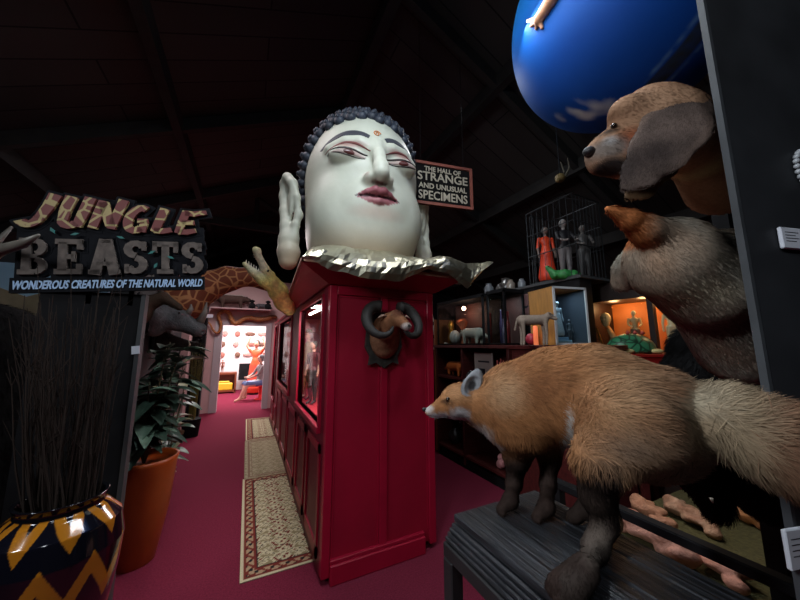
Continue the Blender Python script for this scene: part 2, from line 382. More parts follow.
# end wall with the doorway
DX0, DX1, DZ = -.565, .43, 2.10
m = MB(); m.box((-4, 8.8, 0), (DX0, 8.95, 3.3)); m.box((DX1, 8.8, 0), (7, 8.95, 3.3)); m.box((DX0, 8.8, DZ), (DX1, 8.95, 3.3))
struct('wall_end', m, SPILLW)
struct('wall_end_right', MB().box((1.5, 8.70, 0), (7, 8.79, 3.35)), WALLB)
d = struct('door_1', MB().box((DX0-.16, 8.76, 0), (DX0, 8.97, DZ+.08)).box((DX1, 8.76, 0), (DX1+.13, 8.97, DZ+.08)).box((DX0, 8.76, DZ), (DX1, 8.97, DZ+.08)), mat('jamb_paint', srgb(196, 186, 190), .5))
m = MB(); m.box((-1.9, 8.95, 2.9), (2.6, 13, 3.0)); struct('ceiling_backroom', m, WALLW)
m = MB(); m.box((-2.0, 8.96, 0), (-1.9, 13, 3.0)); struct('wall_backroom_left', m, WALLW)
m = MB(); m.box((2.6, 8.96, 0), (2.7, 13, 3.0)); struct('wall_backroom_right', m, WALLW)
m = MB(); m.box((-1.9, 12.85, 0), (2.6, 12.98, 2.9)); struct('wall_backroom_end', m, WALLW)
# ================================================ FLUORESCENT LAMP
t = thing('ceiling_light', (.42, 1.1, 4.2), 'lit fluorescent strip light hanging under the dark roof above the giant head', 'lamp')
b = MB()
b.prism([(.33, 4.16), (.51, 4.16), (.47, 4.24), (.37, 4.24)], .62, 1.86).build('housing', STEEL, t)
MB().tube([(.42, .64, 4.14), (.42, 1.82, 4.14)], .022, 10).build('tube', mat('lit_tube', (1, 1, 1), .5, emit=(.85, .93, 1), es=22), t, True)
MB().tube([(.375, 1.84, 4.17), (.42, 1.865, 4.11), (.465, 1.84, 4.17)], .015, 6).build('end_cap', WHITE, t)
for y in (.8, 1.6): MB().tube([(.42, y, 4.24), (.42, y, roofz(.42)-.01)], .006, 5).build('hanging_rod', BLK, t)
# ================================================ RED BOOTH
BX0, BX1, BY0, BY1, BZ = .543, 1.462, 2.30, 7.45, 2.06
t = thing('exhibit_booth', (1.0, 4.8, 0), 'long red panelled exhibit booth with lit windows under the giant head', 'booth')
booth = t
inner = mat('booth_lining', srgb(225, 150, 165), .6)
RDK = mat('red_side_panel', srgb(112, 8, 36), .5, nscale=3, namt=.1)
fm = MB(); fm.box((.60, BY0, .06), (1.40, BY0+.03, BZ)); fm.build('front_panel', RED, t)
st = MB()
st.box((BX0, BY0-.015, .04), (.60, BY0+.06, BZ), .004); st.box((1.40, BY0-.015, .04), (BX1, BY0+.06, BZ), .004)
st.box((.60, BY0-.015, 1.985), (1.40, BY0+.02, BZ), .003); st.box((.965, BY0-.016, .15), (1.025, BY0+.02, 1.985), .003)
for a, c in ((.603, .960), (1.03, 1.397)):
    for x in (a, c-.012): st.box((x, BY0-.006, .15), (x+.012, BY0+.01, 1.98))
    st.box((a, BY0-.006, 1.968), (c, BY0+.01, 1.98))
st.build('front_trim', RED2, t)
MB().box((.60, BY0-.045, .0), (1.345, BY0-.0, .125), .006).box((.60, BY0-.03, .125), (1.345, BY0, .15), .004).build('plinth', RED2, t)
# side facing the aisle: stiles between three openings
sd = MB(); SX = BX0
ops = [(2.50, 3.66, .98, 1.985), (4.44, 6.05, .98, 1.985), (6.62, 7.25, .55, 1.985)]
ys = [BY0+.05]+[v for o in ops for v in o[:2]]+[BY1]
for i in range(0, len(ys), 2): sd.box((SX, ys[i], .02), (SX+.05, ys[i+1], BZ))
for a, c, z0, z1 in ops: sd.box((SX, a, .02), (SX+.05, c, z0)); sd.box((SX, a, z1), (SX+.05, c, BZ))
sd.build('side_wall', RDK, t)
for a, c, z0, z1 in ops:
    f = MB()
    f.box((SX-.03, a-.04, z0-.05), (SX+.06, c+.04, z0), .005); f.box((SX-.02, a-.03, z1), (SX+.05, c+.03, z1+.03))
    f.box((SX-.02, a-.04, z0), (SX+.05, a, z1)); f.box((SX-.02, c, z0), (SX+.05, c+.04, z1))
    fo = f.build('window_frame', RED2, t)
    MB().box((SX+.02, a, z0), (SX+.026, c, z1)).build('pane', GLASS, fo)
for a, c in ((2.42, 2.95), (3.05, 3.55), (3.7, 4.4), (4.5, 5.2), (5.3, 6.0), (6.1, 6.6), (6.7, 7.3)):
    f = MB(); z0, z1 = .1, (.86 if a < 6.05 else .5)
    for q in ((a, z0, a+.05, z1), (c-.05, z0, c, z1), (a, z0, c, z0+.08), (a, z1-.06, c, z1)): f.box((SX-.012, q[0], q[1]), (SX+.01, q[2], q[3]))
    f.build('side_trim', RED2, t)
MB().box((BX1-.03, BY0+.05, .02), (BX1, BY1, BZ)).build('rear_wall', RED, t)
MB().box((BX0+.05, BY0+.06, .90), (BX1-.03, BY1-.02, .94)).build('display_floor', mat('display_floor_red', srgb(205, 60, 70), .5), t)
MB().box((BX0+.55, BY0+.06, .94), (BX0+.57, BY1-.02, 2.03)).build('display_back', inner, t)
for y in (5.3, 6.5): MB().box((BX0+.05, y-.02, .94), (BX0+.55, y+.02, 2.03)).build('partition', inner, t)
# flared cornice
cz0, cz1, o1 = 2.06, 2.16, .22
m = MB(); a = [(BX0-.02, BY0-.03), (BX1+.02, BY0-.03), (BX1+.02, 5.2), (BX0-.02, 5.2)]; c = [(BX0-.24, BY0-.2), (BX1+.19, BY0-.2), (BX1+.19, 5.2), (BX0-.05, 4.3), (BX0-.05, 5.2)][:3]+[(BX0-.05, 5.2)]
m.add([(*p, cz0) for p in a]+[(*p, cz1) for p in c]+[(*p, cz1+.03) for p in c], [(3, 2, 1, 0), (0, 1, 5, 4), (1, 2, 6, 5), (2, 3, 7, 6), (3, 0, 4, 7), (4, 5, 9, 8), (5, 6, 10, 9), (6, 7, 11, 10), (7, 4, 8, 11), (8, 9, 10, 11)])
m.build('cornice', RED, t)
m = MB(); m.box((BX0-.25, BY0-.21, cz1+.005), (BX1+.2, BY0-.19, cz1+.026)); m.add([(BX0-.255, BY0-.21, cz1+.005), (BX0-.235, BY0-.21, cz1+.005), (BX0-.045, 5.2, cz1+.005), (BX0-.065, 5.2, cz1+.005), (BX0-.255, BY0-.21, cz1+.026), (BX0-.235, BY0-.21, cz1+.026), (BX0-.045, 5.2, cz1+.026), (BX0-.065, 5.2, cz1+.026)], [(0, 3, 2, 1), (4, 5, 6, 7), (0, 1, 5, 4), (1, 2, 6, 5), (2, 3, 7, 6), (3, 0, 4, 7)]); m.box((BX1+.18, BY0-.21, cz1+.005), (BX1+.2, 5.2, cz1+.026))
m.build('cornice_edge', mat('raw_timber', srgb(176, 132, 112), .7, nscale=8, namt=.2), t)
MB().box((BX0-.01, 5.2, 2.06), (BX1+.01, BY1, 2.1)).build('roof_board', RED, t)
MB().tube([(BX0+.12, 2.6, 1.97), (BX0+.12, 3.8, 1.97)], .014, 8).build('light_tube', mat('booth_tube', (1, 1, 1), .5, emit=(1, .93, .95), es=14), t)
area('light_booth_a', (BX0+.3, 3.1, 1.98), (BX0+.3, 3.1, 0), .9, 24, (1, .9, .93), .3)
area('light_booth_b', (BX0+.3, 6.9, 2.0), (BX0+.3, 6.9, 0), .6, 9, (1, .86, .88), .3)
# ================================================ CARPET RUNNERS
def runner(name, x0, x1, y0, y1, style, label, z=.006):
    h = .0085; nx = int((x1-x0)/h); ny = int((y1-y0)/h)
    X, Y = np.meshgrid(np.linspace(x0, x1, nx), np.linspace(y0, y1, ny), indexing='ij'); W = x1-x0; L = y1-y0
    u = (X-x0); v = (Y-y0); du = np.minimum(u, W-u); dv = np.minimum(v, L-v); dd = np.minimum(du, dv)
    P = np.zeros((nx, ny, 3)); cream = np.array(srgb(205, 196, 160)); rust = np.array(srgb(120, 52, 44)); navy = np.array(srgb(42, 40, 44)); olive = np.array(srgb(110, 100, 70))
    cx = u-W/2; per = .2; a = np.mod(v, per)-per/2; r1 = np.hypot(cx, a); th = np.arctan2(a, cx)
    scr = np.sin(24*cx+3*np.sin(v*31))*np.sin(31.4*v+3*np.cos(cx*26)); fl = np.cos(6*th)*np.cos(r1*62)
    P[:] = cream
    if style == 0:
        P[(scr > .5)] = srgb(150, 138, 104); P[(fl > .45) & (r1 < .085)] = rust; P[np.abs(scr) < .07] = srgb(96, 84, 70); P[(scr < -.7)] = rust
    else:
        P[:] = srgb(176, 166, 134); P[(scr > .3)] = srgb(150, 140, 108); P[np.abs(scr) < .1] = srgb(140, 118, 96)
    bw = .115
    if style == 0:
        bd = dd < bw; s = np.where(du < dv, v, u); wv = np.sin(s*60)*.02+.065
        P[bd] = srgb(176, 150, 118); P[bd & (np.abs(dd-wv) < .012)] = rust; P[bd & (np.cos(s*60)*np.cos(dd*90) > .55)] = navy
        for q in (.03, .1): P[np.abs(dd-q) < .006] = rust
        P[np.abs(dd-.112) < .004] = navy; P[dd < .025] = cream
    else:
        P[np.abs(dd-.05) < .012] = srgb(138, 112, 92); P[np.abs(dd-.09) < .006] = srgb(138, 112, 92)
    Z = np.full_like(X, z)+.0012*np.sin(v*3)
    V = np.stack([X, Y, Z], -1).reshape(-1, 3); I = np.arange(nx*ny).reshape(nx, ny)
    F = np.stack([I[:-1, :-1], I[1:, :-1], I[1:, 1:], I[:-1, 1:]], -1).reshape(-1, 4)
    n = len(V); ring = np.concatenate([I[:, 0], I[-1, 1:], I[-2::-1, -1], I[0, -2:0:-1]])
    Vb = V[ring].copy(); Vb[:, 2] = .0005; R = len(ring); S = np.stack([ring, n+np.arange(R), n+(np.arange(R)+1) % R, np.roll(ring, -1)], 1)
    C3 = P.reshape(-1, 3); o = finish(name, np.concatenate([V, Vb]), np.concatenate([F, S]), CLOTHV, None, False, np.concatenate([C3, C3[ring]]))
    tagp(o, label, 'rug', 'carpet runners along the booth')
runner('carpet_runner', .06, .66, 2.56, 4.36, 0, 'nearest carpet runner, cream with dark red floral scrolls and border, beside the booth')
runner('carpet_runner', .075, .66, 4.34, 5.98, 1, 'middle carpet runner, plain faded beige, between the two others beside the booth', .009)
runner('carpet_runner', .085, .65, 6.02, 7.7, 0, 'farthest carpet runner, cream patterned, nearest the bright doorway')
# ================================================ GIANT HEAD
HY = radians(-6); HP = Vector((1.0, 2.93, 2.24)); HM = Matrix.Translation(HP) @ Matrix.Rotation(HY, 4, 'Z')
t = thing('giant_statue_head', HP, 'giant pale statue head with dark curls and long ears on top of the red booth', 'statue head')
def earf(s):
    X0 = .56*s
    def q(u, o, z): return (X0+s*(.035+o*1.2), -.05+u, z*.93+.13)   # u back, o outward
    return [(chain([(q(0, .03, .50), .03), (q(-.01, .05, .70), .03), (q(.02, .09, .86), .045), (q(.07, .13, .94), .046), (q(.13, .15, .90), .045), (q(.14, .15, .76), .045), (q(.11, .14, .58), .045), (q(.07, .12, .40), .055), (q(.04, .10, .24), .085), (q(.03, .09, .11), .100), (q(.03, .09, .02), .085)], .03), .03),
            (chain([(q(0, .03, .52), .035), (q(0, .05, .40), .035), (q(.01, .06, .25), .05)], .03), .04),
            (E(q(.08, .09, .70), (.035, .10, .22)), .03)]
fo = [(E((0, .04, 1.04), (.59, .64, .72)), .0), (E((0, -.02, .42), (.55, .57, .56)), .25), (E((0, -.28, .30), (.33, .30, .27)), .2),
      (E((0, -.40, .17), (.13, .10, .10)), .10),                       # chin
      (E((-.30, -.33, .56), (.17, .15, .2)), .25), (E((.30, -.33, .56), (.17, .15, .2)), .25),    # cheeks
      ]
for s in (-1, 1):
    fo += [(E((s*.25, -.685, 1.035), (.19, .11, .085)), .09, 's'),
           (E((s*.25, -.485, 1.03), (.165, .10, .085)), .03),
           (chain([((s*.06, -.575, 1.10), .025), ((s*.15, -.545, 1.165), .03), ((s*.28, -.495, 1.175), .03), ((s*.40, -.42, 1.12), .03)], .03), .08)]
fo += [(chain([((0, -.575, 1.16), .045), ((0, -.645, 1.0), .05), ((0, -.70, .86), .062), ((0, -.715, .80), .07)], .04), .05),
       (E((-.078, -.635, .785), (.055, .065, .05)), .03), (E((.078, -.635, .785), (.055, .065, .05)), .03),
       (E((-.045, -.665, .735), (.026, .035, .02)), .012, 's'), (E((.045, -.665, .735), (.026, .035, .02)), .012, 's'),
       (E((0, -.53, .60), (.22, .10, .17)), .12),
       (C((0, -.665, .72), (0, -.655, .67), .014), .02, 's'),
       (chain([((-.19, -.57, .612), .012), ((-.10, -.63, .652), .030), ((-.035, -.665, .668), .034), ((0, -.665, .655), .030), ((.035, -.665, .668), .034), ((.10, -.63, .652), .030), ((.19, -.57, .612), .012)], .015), .012),
       (chain([((-.15, -.585, .60), .012), ((-.07, -.625, .585), .028), ((0, -.64, .58), .033), ((.07, -.625, .585), .028), ((.15, -.585, .60), .012)], .015), .008),
       (chain([((-.18, -.60, .615), .008), ((-.08, -.67, .622), .008), ((0, -.69, .613), .008), ((.08, -.67, .622), .008), ((.18, -.60, .615), .008)], .0), .008, 's'),
       ]
for s in (-1, 1): fo += earf(s)
fo += [(E((0, 0, -.30), (.9, .9, .30)), .02, 's')]
HF = U(*fo)
def hcol(P):
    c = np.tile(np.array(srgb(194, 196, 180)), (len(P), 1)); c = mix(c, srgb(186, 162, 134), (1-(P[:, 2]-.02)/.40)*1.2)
    c = mix(c, srgb(196, 166, 150), .5*near(P, (0, -.5, .48), (.3, .3, .1)))
    for s in (-1, 1):
        c = mix(c, srgb(150, 88, 84), .75*near(P, (s*.25, -.56, 1.115), (.21, .16, .045), .8))
        c = mix(c, srgb(170, 120, 112), .5*near(P, (s*.11, -.62, .80), (.03, .1, .07)))
        c = mix(c, srgb(190, 140, 125), .4*near(P, (s*.63, .1, .7), (.06, .1, .2)))
    c = mix(c, srgb(120, 72, 66), near(P, (0, -.67, .735), (.085, .05, .022), .5))
    x = np.abs(P[:, 0]); ztop = np.interp(x, [0, .035, .10, .205], [.686, .704, .684, .616]); zb = np.interp(x, [0, .08, .185, .21], [.545, .555, .602, .612])
    lip = (P[:, 2] < ztop) & (P[:, 2] > zb) & (x < .205) & (P[:, 1] < -.5)
    c[lip] = srgb(152, 84, 92); c[lip & (P[:, 2] < .60)] = srgb(160, 100, 104)
    ln = lip & (np.abs(P[:, 2]-np.interp(x, [0, .08, .18], [.613, .622, .615])) < .010); c[ln] = srgb(70, 34, 40)
    return np.clip(c*(1+.04*nz(P, 9)[:, None]), 0, 1)
PAINTED = mat('painted_plaster', (1, 1, 1), .48, vcol=True, nscale=7, namt=.05, bump=.08, bscale=14)
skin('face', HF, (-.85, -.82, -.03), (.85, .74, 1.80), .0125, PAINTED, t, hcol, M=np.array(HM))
def projsurf(x, z, off):
    x = np.asarray(x, float); z = np.asarray(z, float); y = np.full(x.shape, -.80)
    for _ in range(60): y = y+np.clip(HF(x, y, z), -.02, .05)*.8
    return y-off
def face_strip(name, cx, cz, wd, m, off=.004, nv=5, label=None, round_=True):
    """strip along curve (cx,cz) with half width wd, laid on the face"""
    n = len(cx); T = np.stack([np.gradient(cx), np.gradient(cz)], 1); T /= np.linalg.norm(T, axis=1)[:, None]; N = np.stack([-T[:, 1], T[:, 0]], 1)
    vs = []; s = np.linspace(-1, 1, nv)
    for i in range(n):
        for q in s:
            x = cx[i]+N[i, 0]*q*wd[i]; z = cz[i]+N[i, 1]*q*wd[i]; vs.append((x, z, off*(1-.6*q*q)))
    A = np.array(vs); y = projsurf(A[:, 0], A[:, 1], 0)-A[:, 2]; V = np.stack([A[:, 0], y, A[:, 1]], 1); Vb = V.copy(); Vb[:, 1] += .02
    V = np.concatenate([V, Vb]); nn = n*nv
    F = [(i*nv+j, (i+1)*nv+j, (i+1)*nv+j+1, i*nv+j+1) for i in range(n-1) for j in range(nv-1)]
    F += [(i*nv, i*nv+nn, (i+1)*nv+nn, (i+1)*nv) for i in range(n-1)]+[(i*nv+nv-1, (i+1)*nv+nv-1, (i+1)*nv+nv-1+nn, i*nv+nv-1+nn) for i in range(n-1)]
    V = V@np.array(HM)[:3, :3].T+np.array(HM)[:3, 3]
    o = finish(name, V, F, m, t if name != 'iris' else eyeobj, True)
    if label: o['label'] = label
    return o
BROW = mat('brow_paint', srgb(52, 54, 62), .6); LINE = mat('lid_line', srgb(46, 34, 36), .5); EW = mat('eye_white', srgb(178, 158, 150), .35); IRIS = mat('iris_brown', srgb(84, 40, 38), .3)
uu = np.linspace(0, 1, 26)
for s in (-1, 1):
    face_strip('eyebrow', s*(.075+.40*uu), 1.175+.105*np.sin(uu*2.5+.35)-.075*uu, .008+.032*np.sin(pi*np.clip(uu*.9+.12, 0, 1))**.7, BROW, .005)
    ex = .10+.30*uu
    eyeobj = face_strip('eye', s*ex, 1.002+.012*np.sin(uu*pi)+.02*uu, .003+.019*np.sin(pi*uu)**.8, EW, .004)
    face_strip('iris', s*(.205+.10*uu), 1.014+.003*np.sin(uu*pi)+.012*uu, .002+.021*np.sin(pi*uu)**.5, IRIS, .007)
    face_strip('eyelid_line', s*(.09+.33*uu), 1.022+.026*np.sin(uu*pi)+.022*uu, .005+.008*np.sin(pi*uu), LINE, .008)
    face_strip('eyelid_line', s*(.11+.28*uu), .990-.010*np.sin(uu*pi)+.026*uu, .002+.002*np.sin(pi*uu), LINE, .007)
    face_strip('eyelid_crease', s*(.07+.37*uu), 1.055+.075*np.sin(uu*pi)+.01*uu, .003+.007*np.sin(pi*uu), mat('crease_paint', srgb(120, 66, 62), .6), .004)
th = np.linspace(0, 2*pi*1.6, 40); rr = .036-.006*th/2
face_strip('forehead_mark', rr*np.cos(th), 1.275+rr*np.sin(th), np.full(40, .0055), mat('ochre_paint', srgb(196, 120, 62), .5), .008)
# snail curls
m = MB(HM); cnt = 0; npts = 760; ga = pi*(3-5**.5)
for i in range(npts):
    z = 1-2*(i+.5)/npts; r = (1-z*z)**.5; a = ga*i; d = Vector((r*cos(a), r*sin(a), z))
    x, y, zz = d.x*.61, .06+d.y*.66, 1.04+d.z*.745
    hl = np.interp(y, [-.60, -.35, -.15, .02, .2, .5], [1.46, 1.46, 1.26, .98, .55, .35])+ (0.03 if abs(x) < .1 else 0)
    if zz < hl: continue
    m.ball((x, y, zz), (.052, .052, .05), 8, 6)
    p = Vector((x, y, zz))+Vector((d.x, d.y, d.z))*.045; m.ball(tuple(p), .024, 6, 4)
m.build('hair_curls', mat('dark_curl_paint', srgb(48, 54, 66), .55, nscale=8, namt=.4), t, True)
# ================================================ FOIL
nu, nv = 60, 12
px_b = [(300, 262), (308, 262), (330, 273), (365, 281), (400, 282), (425, 271), (445, 276), (465, 291), (474, 279), (486, 267)]
px_t = [(304, 256), (310, 249), (340, 247), (362, 250), (385, 252), (415, 260), (440, 256), (462, 262), (476, 264), (485, 263)]
B = np.array([ony(*p, 2.05) for p in px_b]); T = np.array([ony(*p, 2.36 if i < 6 else 2.22) for i, p in enumerate(px_t)])
tt = np.linspace(0, 1, len(B)); u = np.linspace(0, 1, nu); V = []
for i in range(3): V.append(None)
G = np.zeros((nu, nv, 3))
for j in range(nv):
    s = j/(nv-1)
    for i in range(3):
        e_ = 1.8 if i == 1 else 1.0
        b_ = np.interp(u, tt, B[:, i]); t_ = np.interp(u, tt, T[:, i])
        if s < .62: q = (s/.62)**e_; G[:, j, i] = b_*(1-q)+t_*q
        else:
            q = (s-.62)/.38; bk = t_.copy()
            if i == 1: bk = t_+.36
            if i == 2: bk = np.full(nu, 2.235)
            G[:, j, i] = t_*(1-q)+bk*q
    q = min(s/.62, 1); G[:, j, 1] -= .05*sin(pi*q)
P = G.reshape(-1, 3)
def ridged(P, s, sd): return 1-np.abs(nz(P, s, sd))*2
dis = .022*ridged(P, 4, 1)+.016*ridged(P@np.array([[.8, .6, 0], [-.6, .8, 0], [0, 0, 1]]), 8, 2)+.003*ridged(P[:, [1, 2, 0]], 16, 3)
jm = np.tile(np.linspace(0, 1, nv), nu); dis *= np.where(jm > .62, 1-(jm-.62)/.38*.6, 1)
P = P+np.stack([dis*.2, -dis*.9, dis*.45], 1)+RN.normal(0, .002, P.shape)
I = np.arange(nu*nv).reshape(nu, nv); F = np.stack([I[:-1, :-1], I[1:, :-1], I[1:, 1:], I[:-1, 1:]], -1).reshape(-1, 4)
FOIL = mat('gold_silver_foil', srgb(200, 196, 172), .33, 1.0, nscale=2.2, namt=.15)
o = finish('foil_sheet', P, F, FOIL, None, False); tagp(o, 'crumpled gold and silver foil sheet spread under the chin of the giant head', 'foil')
md = o.modifiers.new('thick', 'SOLIDIFY'); md.thickness = .002
# ================================================ RAM SHOULDER MOUNT
RP = ony(383, 332, BY0-.016); rc = Vector((RP[0], BY0-.016, RP[2])); RM = Matrix.Translation(rc) @ Matrix.Scale(1.27, 4)
t = thing('ram_shoulder_mount', rc, 'brown ram head mount with curled dark horns on the red booth front', 'animal mount')
pl = [(0, -.235), (.06, -.20), (.11, -.215), (.10, -.16), (.135, -.10), (.125, 0), (.115, .09), (.06, .13), (-.06, .13), (-.115, .09), (-.125, 0), (-.135, -.10), (-.10, -.16), (-.11, -.215), (-.06, -.20)]
MB(RM).prism([(x*.92, z*.95) for x, z in pl], -.022, 0).build('plaque', mat('carved_dark_wood', (.03, .028, .024), .6, nscale=30, namt=.4, bump=.4), t)
hd = Vector((.04, -.17, .075))
def q(x, y, z): return (x, y, z)
rf = U((E((0, -.03, -.03), (.098, .07, .135)), 0), (C((0, -.06, -.02), (.0, -.13, .05), .075, .055), .03), (C((0, -.13, .06), (.012, -.16, .075), .055, .047), .02), (C((.012, -.17, .075), (.036, -.255, .025), .043, .024), .02), (E((.037, -.262, .022), (.024, .018, .02)), .01))
def rcol(P):
    c = np.tile(np.array(srgb(140, 96, 68)), (len(P), 1)); c = mix(c, srgb(150, 112, 86), (P[:, 2] < -.03)*.8); c = mix(c, srgb(84, 48, 36), near(P, (.02, -.18, .1), (.06, .06, .05)))
    c = mix(c, srgb(196, 186, 180), near(P, (.037, -.26, .015), (.045, .045, .035), .4)); c = mix(c, srgb(12, 12, 12), near(P, (.038, -.278, .026), (.014, .016, .010), .5)); return c
skin('head_and_neck', rf, (-.12, -.30, -.19), (.12, .01, .14), .008, FUR, t, rcol, dict(n=7000, length=.012, w=.0016, flow=lambda P, N: np.tile([0, .5, -1.], (len(P), 1))), M=np.array(RM))
for s in (-1, 1):
    pts = []; rs = []
    for i in range(26):
        a = i/25; an = radians(75)+a*radians(262); R = .098-.02*a
        cx = .012+s*(.085+.012*a); pts.append((cx-s*cos(an)*R*(1 if a > .0 else 1)*1.0*(.9), -.135+.05*sin(an*1)-.10*a*a+.06*a, .055+sin(an)*R)); rs.append(.034*(1-a)**.6+.004+.0018*(i % 2))
    mb = MB(RM); mb.tube(pts, rs, 10); mb.build('horn', mat('dark_horn', (.016, .013, .011), .7, nscale=30, namt=.4), t, True)
    MB(RM).ball((.014+s*.038, -.185, .088), .0085, 8, 6).build('eye', EYEM, t, True)
    e = MB(RM); e.tube([(.01+s*.045, -.14, .085), (.01+s*.08, -.15, .09), (.01+s*.108, -.155, .075)], [.01, .02, .003], 8, flat=.4); e.build('ear', mat('ram_ear', srgb(150, 120, 104), .8), t, True)
# ================================================ STRANGE SPECIMENS SIGN
A = at(411, 157, 3.5); Bq = at(476.5, 170, 3.3); Cq = at(477, 215.5, 3.3)
c0 = Vector((A+Cq)/2); ux = Vector(Bq-A); ang = radians(-11); Wd = math.hypot(ux.x, ux.y); Hh = .50
SM = Matrix.Translation(c0) @ Matrix.Rotation(ang, 4, 'Z') @ Matrix.Rotation(radians(0), 4, 'Y')
t = thing('hanging_sign', c0, 'black framed sign reading The Hall of Strange and Unusual Specimens hung behind the giant head', 'sign')
x0, x1, z0, z1 = -Wd/2, Wd/2, -Hh/2, Hh/2
MB(SM).box((x0, 0, z0), (x1, .02, z1)).build('board', mat('sign_black', (.010, .009, .009), .9, spec=.1), t)
f = MB(SM)
for q in (((x0, -.015, z1-.03), (x1, .025, z1)), ((x0, -.015, z0), (x1, .025, z0+.03)), ((x0, -.015, z0+.03), (x0+.03, .025, z1-.03)), ((x1-.03, -.015, z0+.03), (x1, .025, z1-.03))): f.box(*q)
f.build('frame', mat('salmon_wood', srgb(150, 84, 70), .6, nscale=10, namt=.2), t)
TX = mat('sign_lettering', srgb(190, 178, 158), .6)
for s_, z_, sz, sx in (('THE HALL OF', .145, .075, .95), ('STRANGE', .035, .14, .98), ('AND UNUSUAL', -.06, .085, .95), ('SPECIMENS', -.185, .14, .84)):
    text('lettering', s_, sz, SM @ Matrix.Translation((.0, -.004, z_)), TX, t, .003, .0015, 0, sx*1.1*Wd/.78)
for x in (x0+.1, x1-.1):
    p = SM @ Vector((x, .01, z1)); MB().tube([p, (p.x, p.y, roofz(p.x))], .003, 5).build('hanging_wire', BLK, t)
# ================================================ LEFT: SIGN, PANEL, VASE, PLANTER
PX1 = -.505
LP = rotz(0)
t = thing('display_partition', (-.69, 2.02, 0), 'black upright partition below the Jungle Beasts sign', 'partition')
MB().box((-.88, 2.0, 0), (PX1, 2.04, 1.86), .004).build('panel', BLK, t)
MB().box((PX1, 1.99, 0), (PX1+.018, 2.05, 1.86)).build('edge_strip', mat('grey_edge', (.05, .053, .056), .5), t)
p = ony(135.5, 350, 1.985)
lab = MB(Matrix.Translation(Vector(p)) @ Matrix.Rotation(radians(-6), 4, 'Y'))
lab.box((-.016, 0, -.02), (.016, .004, .02)); one('label_card', lab, PAPER, 'small white label card on the edge of the black partition below Jungle Beasts', 'label')
# --- sign
c0 = Vector((-.625, 1.955, 2.09)); JM = Matrix.Translation(c0) @ Matrix.Rotation(radians(-6), 4, 'Z') @ Matrix.Rotation(radians(-5), 4, 'Y') @ Matrix.Diagonal((1.17, 1, 1, 1))
t = thing('jungle_beasts_sign', c0, 'cut-out sign reading Jungle Beasts with giraffe-patterned letters above the dark partition', 'sign')
def strokes(name, letters, m, y, th, border=0, mb=None):
    b = mb or MB(JM)
    for L in letters:
        for pts, wv in L:
            n = len(pts); P2 = [Vector(p) for p in pts]; W = wv if isinstance(wv, (list, tuple)) else [wv]*n; l = []; r = []
            for i in range(n):
                a = P2[max(i-1, 0)]; c = P2[min(i+1, n-1)]; tg = (c-a).normalized(); nn = Vector((-tg.y, tg.x)); w2 = W[i]/2+border
                ext = tg*(border if i == n-1 else (-border if i == 0 else 0))
                l.append(P2[i]+nn*w2+ext); r.append(P2[i]-nn*w2+ext)
            for i in range(n-1):
                q = [l[i], r[i], r[i+1], l[i+1]]
                b.prism([(v.x, v.y) for v in q], y, y+th+random.random()*.0015)
    return b
def arc(cx, cy, rx, ry, a0, a1, n=9): return [(cx+rx*cos(radians(a0+(a1-a0)*i/(n-1))), cy+ry*sin(radians(a0+(a1-a0)*i/(n-1)))) for i in range(n)]
def place(L, x, z, sx, sz, sh=0, rise=0): return [([((px_*sx+pz_*sh)+x, pz_*sz+z+rise*0) for px_, pz_ in pts], ([q*(sx*.5+sz*.5) for q in wv] if isinstance(wv, list) else [wv*(sx*.5+sz*.5)]*len(pts))) for pts, wv in L]
T = .32
def brush(pts, a, b): n = len(pts); return (pts, [a+(b-a)*sin(pi*min(1, (i+1)/n))**.7 for i in range(n)])
J = [([(.75, 1.02), (.68, .6), (.55, .22)], [.34, .3, .26])]+[(arc(.24, .26, .3, .24, 0, -150), [.26, .26, .26, .26, .26, .26, .26, .26, .3])]
Ul = [([(.15, 1.02), (.12, .5), (.18, .2)], [.34, .3, .26]), (arc(.42, .22, .26, .2, 180, 330, 6), .26), ([(.80, 1.02), (.76, .5), (.72, .0)], [.32, .3, .26])]
N = [([(.12, 0), (.12, .5), (.14, 1.0)], [.26, .28, .3]), ([(.14, .95), (.45, .5), (.74, .1)], .3), ([(.78, 0), (.80, .5), (.84, 1.08)], [.24, .28, .3])]
Gl = [(arc(.46, .48, .36, .44, 60, 310, 12), .29), ([(.76, .0), (.74, .42)], .25), ([(.45, .42), (.86, .42)], .2)]
Ll = [([(.2, 1.02), (.16, .5), (.14, .06)], [.32, .3, .28]), ([(.10, .12), (.45, .1), (.78, .16)], [.26, .26, .22])]
El = [([(.16, 1.0), (.14, .5), (.16, .04)], [.3, .29, .28]), ([(.12, .92), (.5, .9), (1.0, 1.0)], [.26, .26, .2]), ([(.14, .5), (.66, .52)], .22), ([(.12, .1), (.5, .1), (.85, .18)], [.26, .26, .2])]
JU = []; x = -.305
lw = .112
for i, L in enumerate((J, Ul, N, Gl, Ll, El)):
    JU.append(place(L, x, .075-.0*i+[.02, .02, .015, .005, 0, 0][i], .094, [.155, .15, .145, .14, .135, .13][i], .035)); x += [.108, .107, .108, .104, .088, .1][i]
GIR = patch_mat('giraffe_lettering', srgb(176, 156, 104), srgb(114, 50, 46), 15, .05, .09, .6)
NAVY = mat('dark_navy_board', srgb(10, 12, 19), .8, spec=.2)
S = lambda x0, z0, x1, z1: ([(x0, (z0+z1)/2), (x1, (z0+z1)/2)], abs(z1-z0))
Bl = [S(0, 0, .5, .17), S(0, .83, .5, 1), S(.1, .43, .55, .57), S(.1, 0, .36, 1), (arc(.5, .25, .22, .17, -90, 90, 7), .17), (arc(.5, .74, .2, .17, -90, 90, 7), .17)]
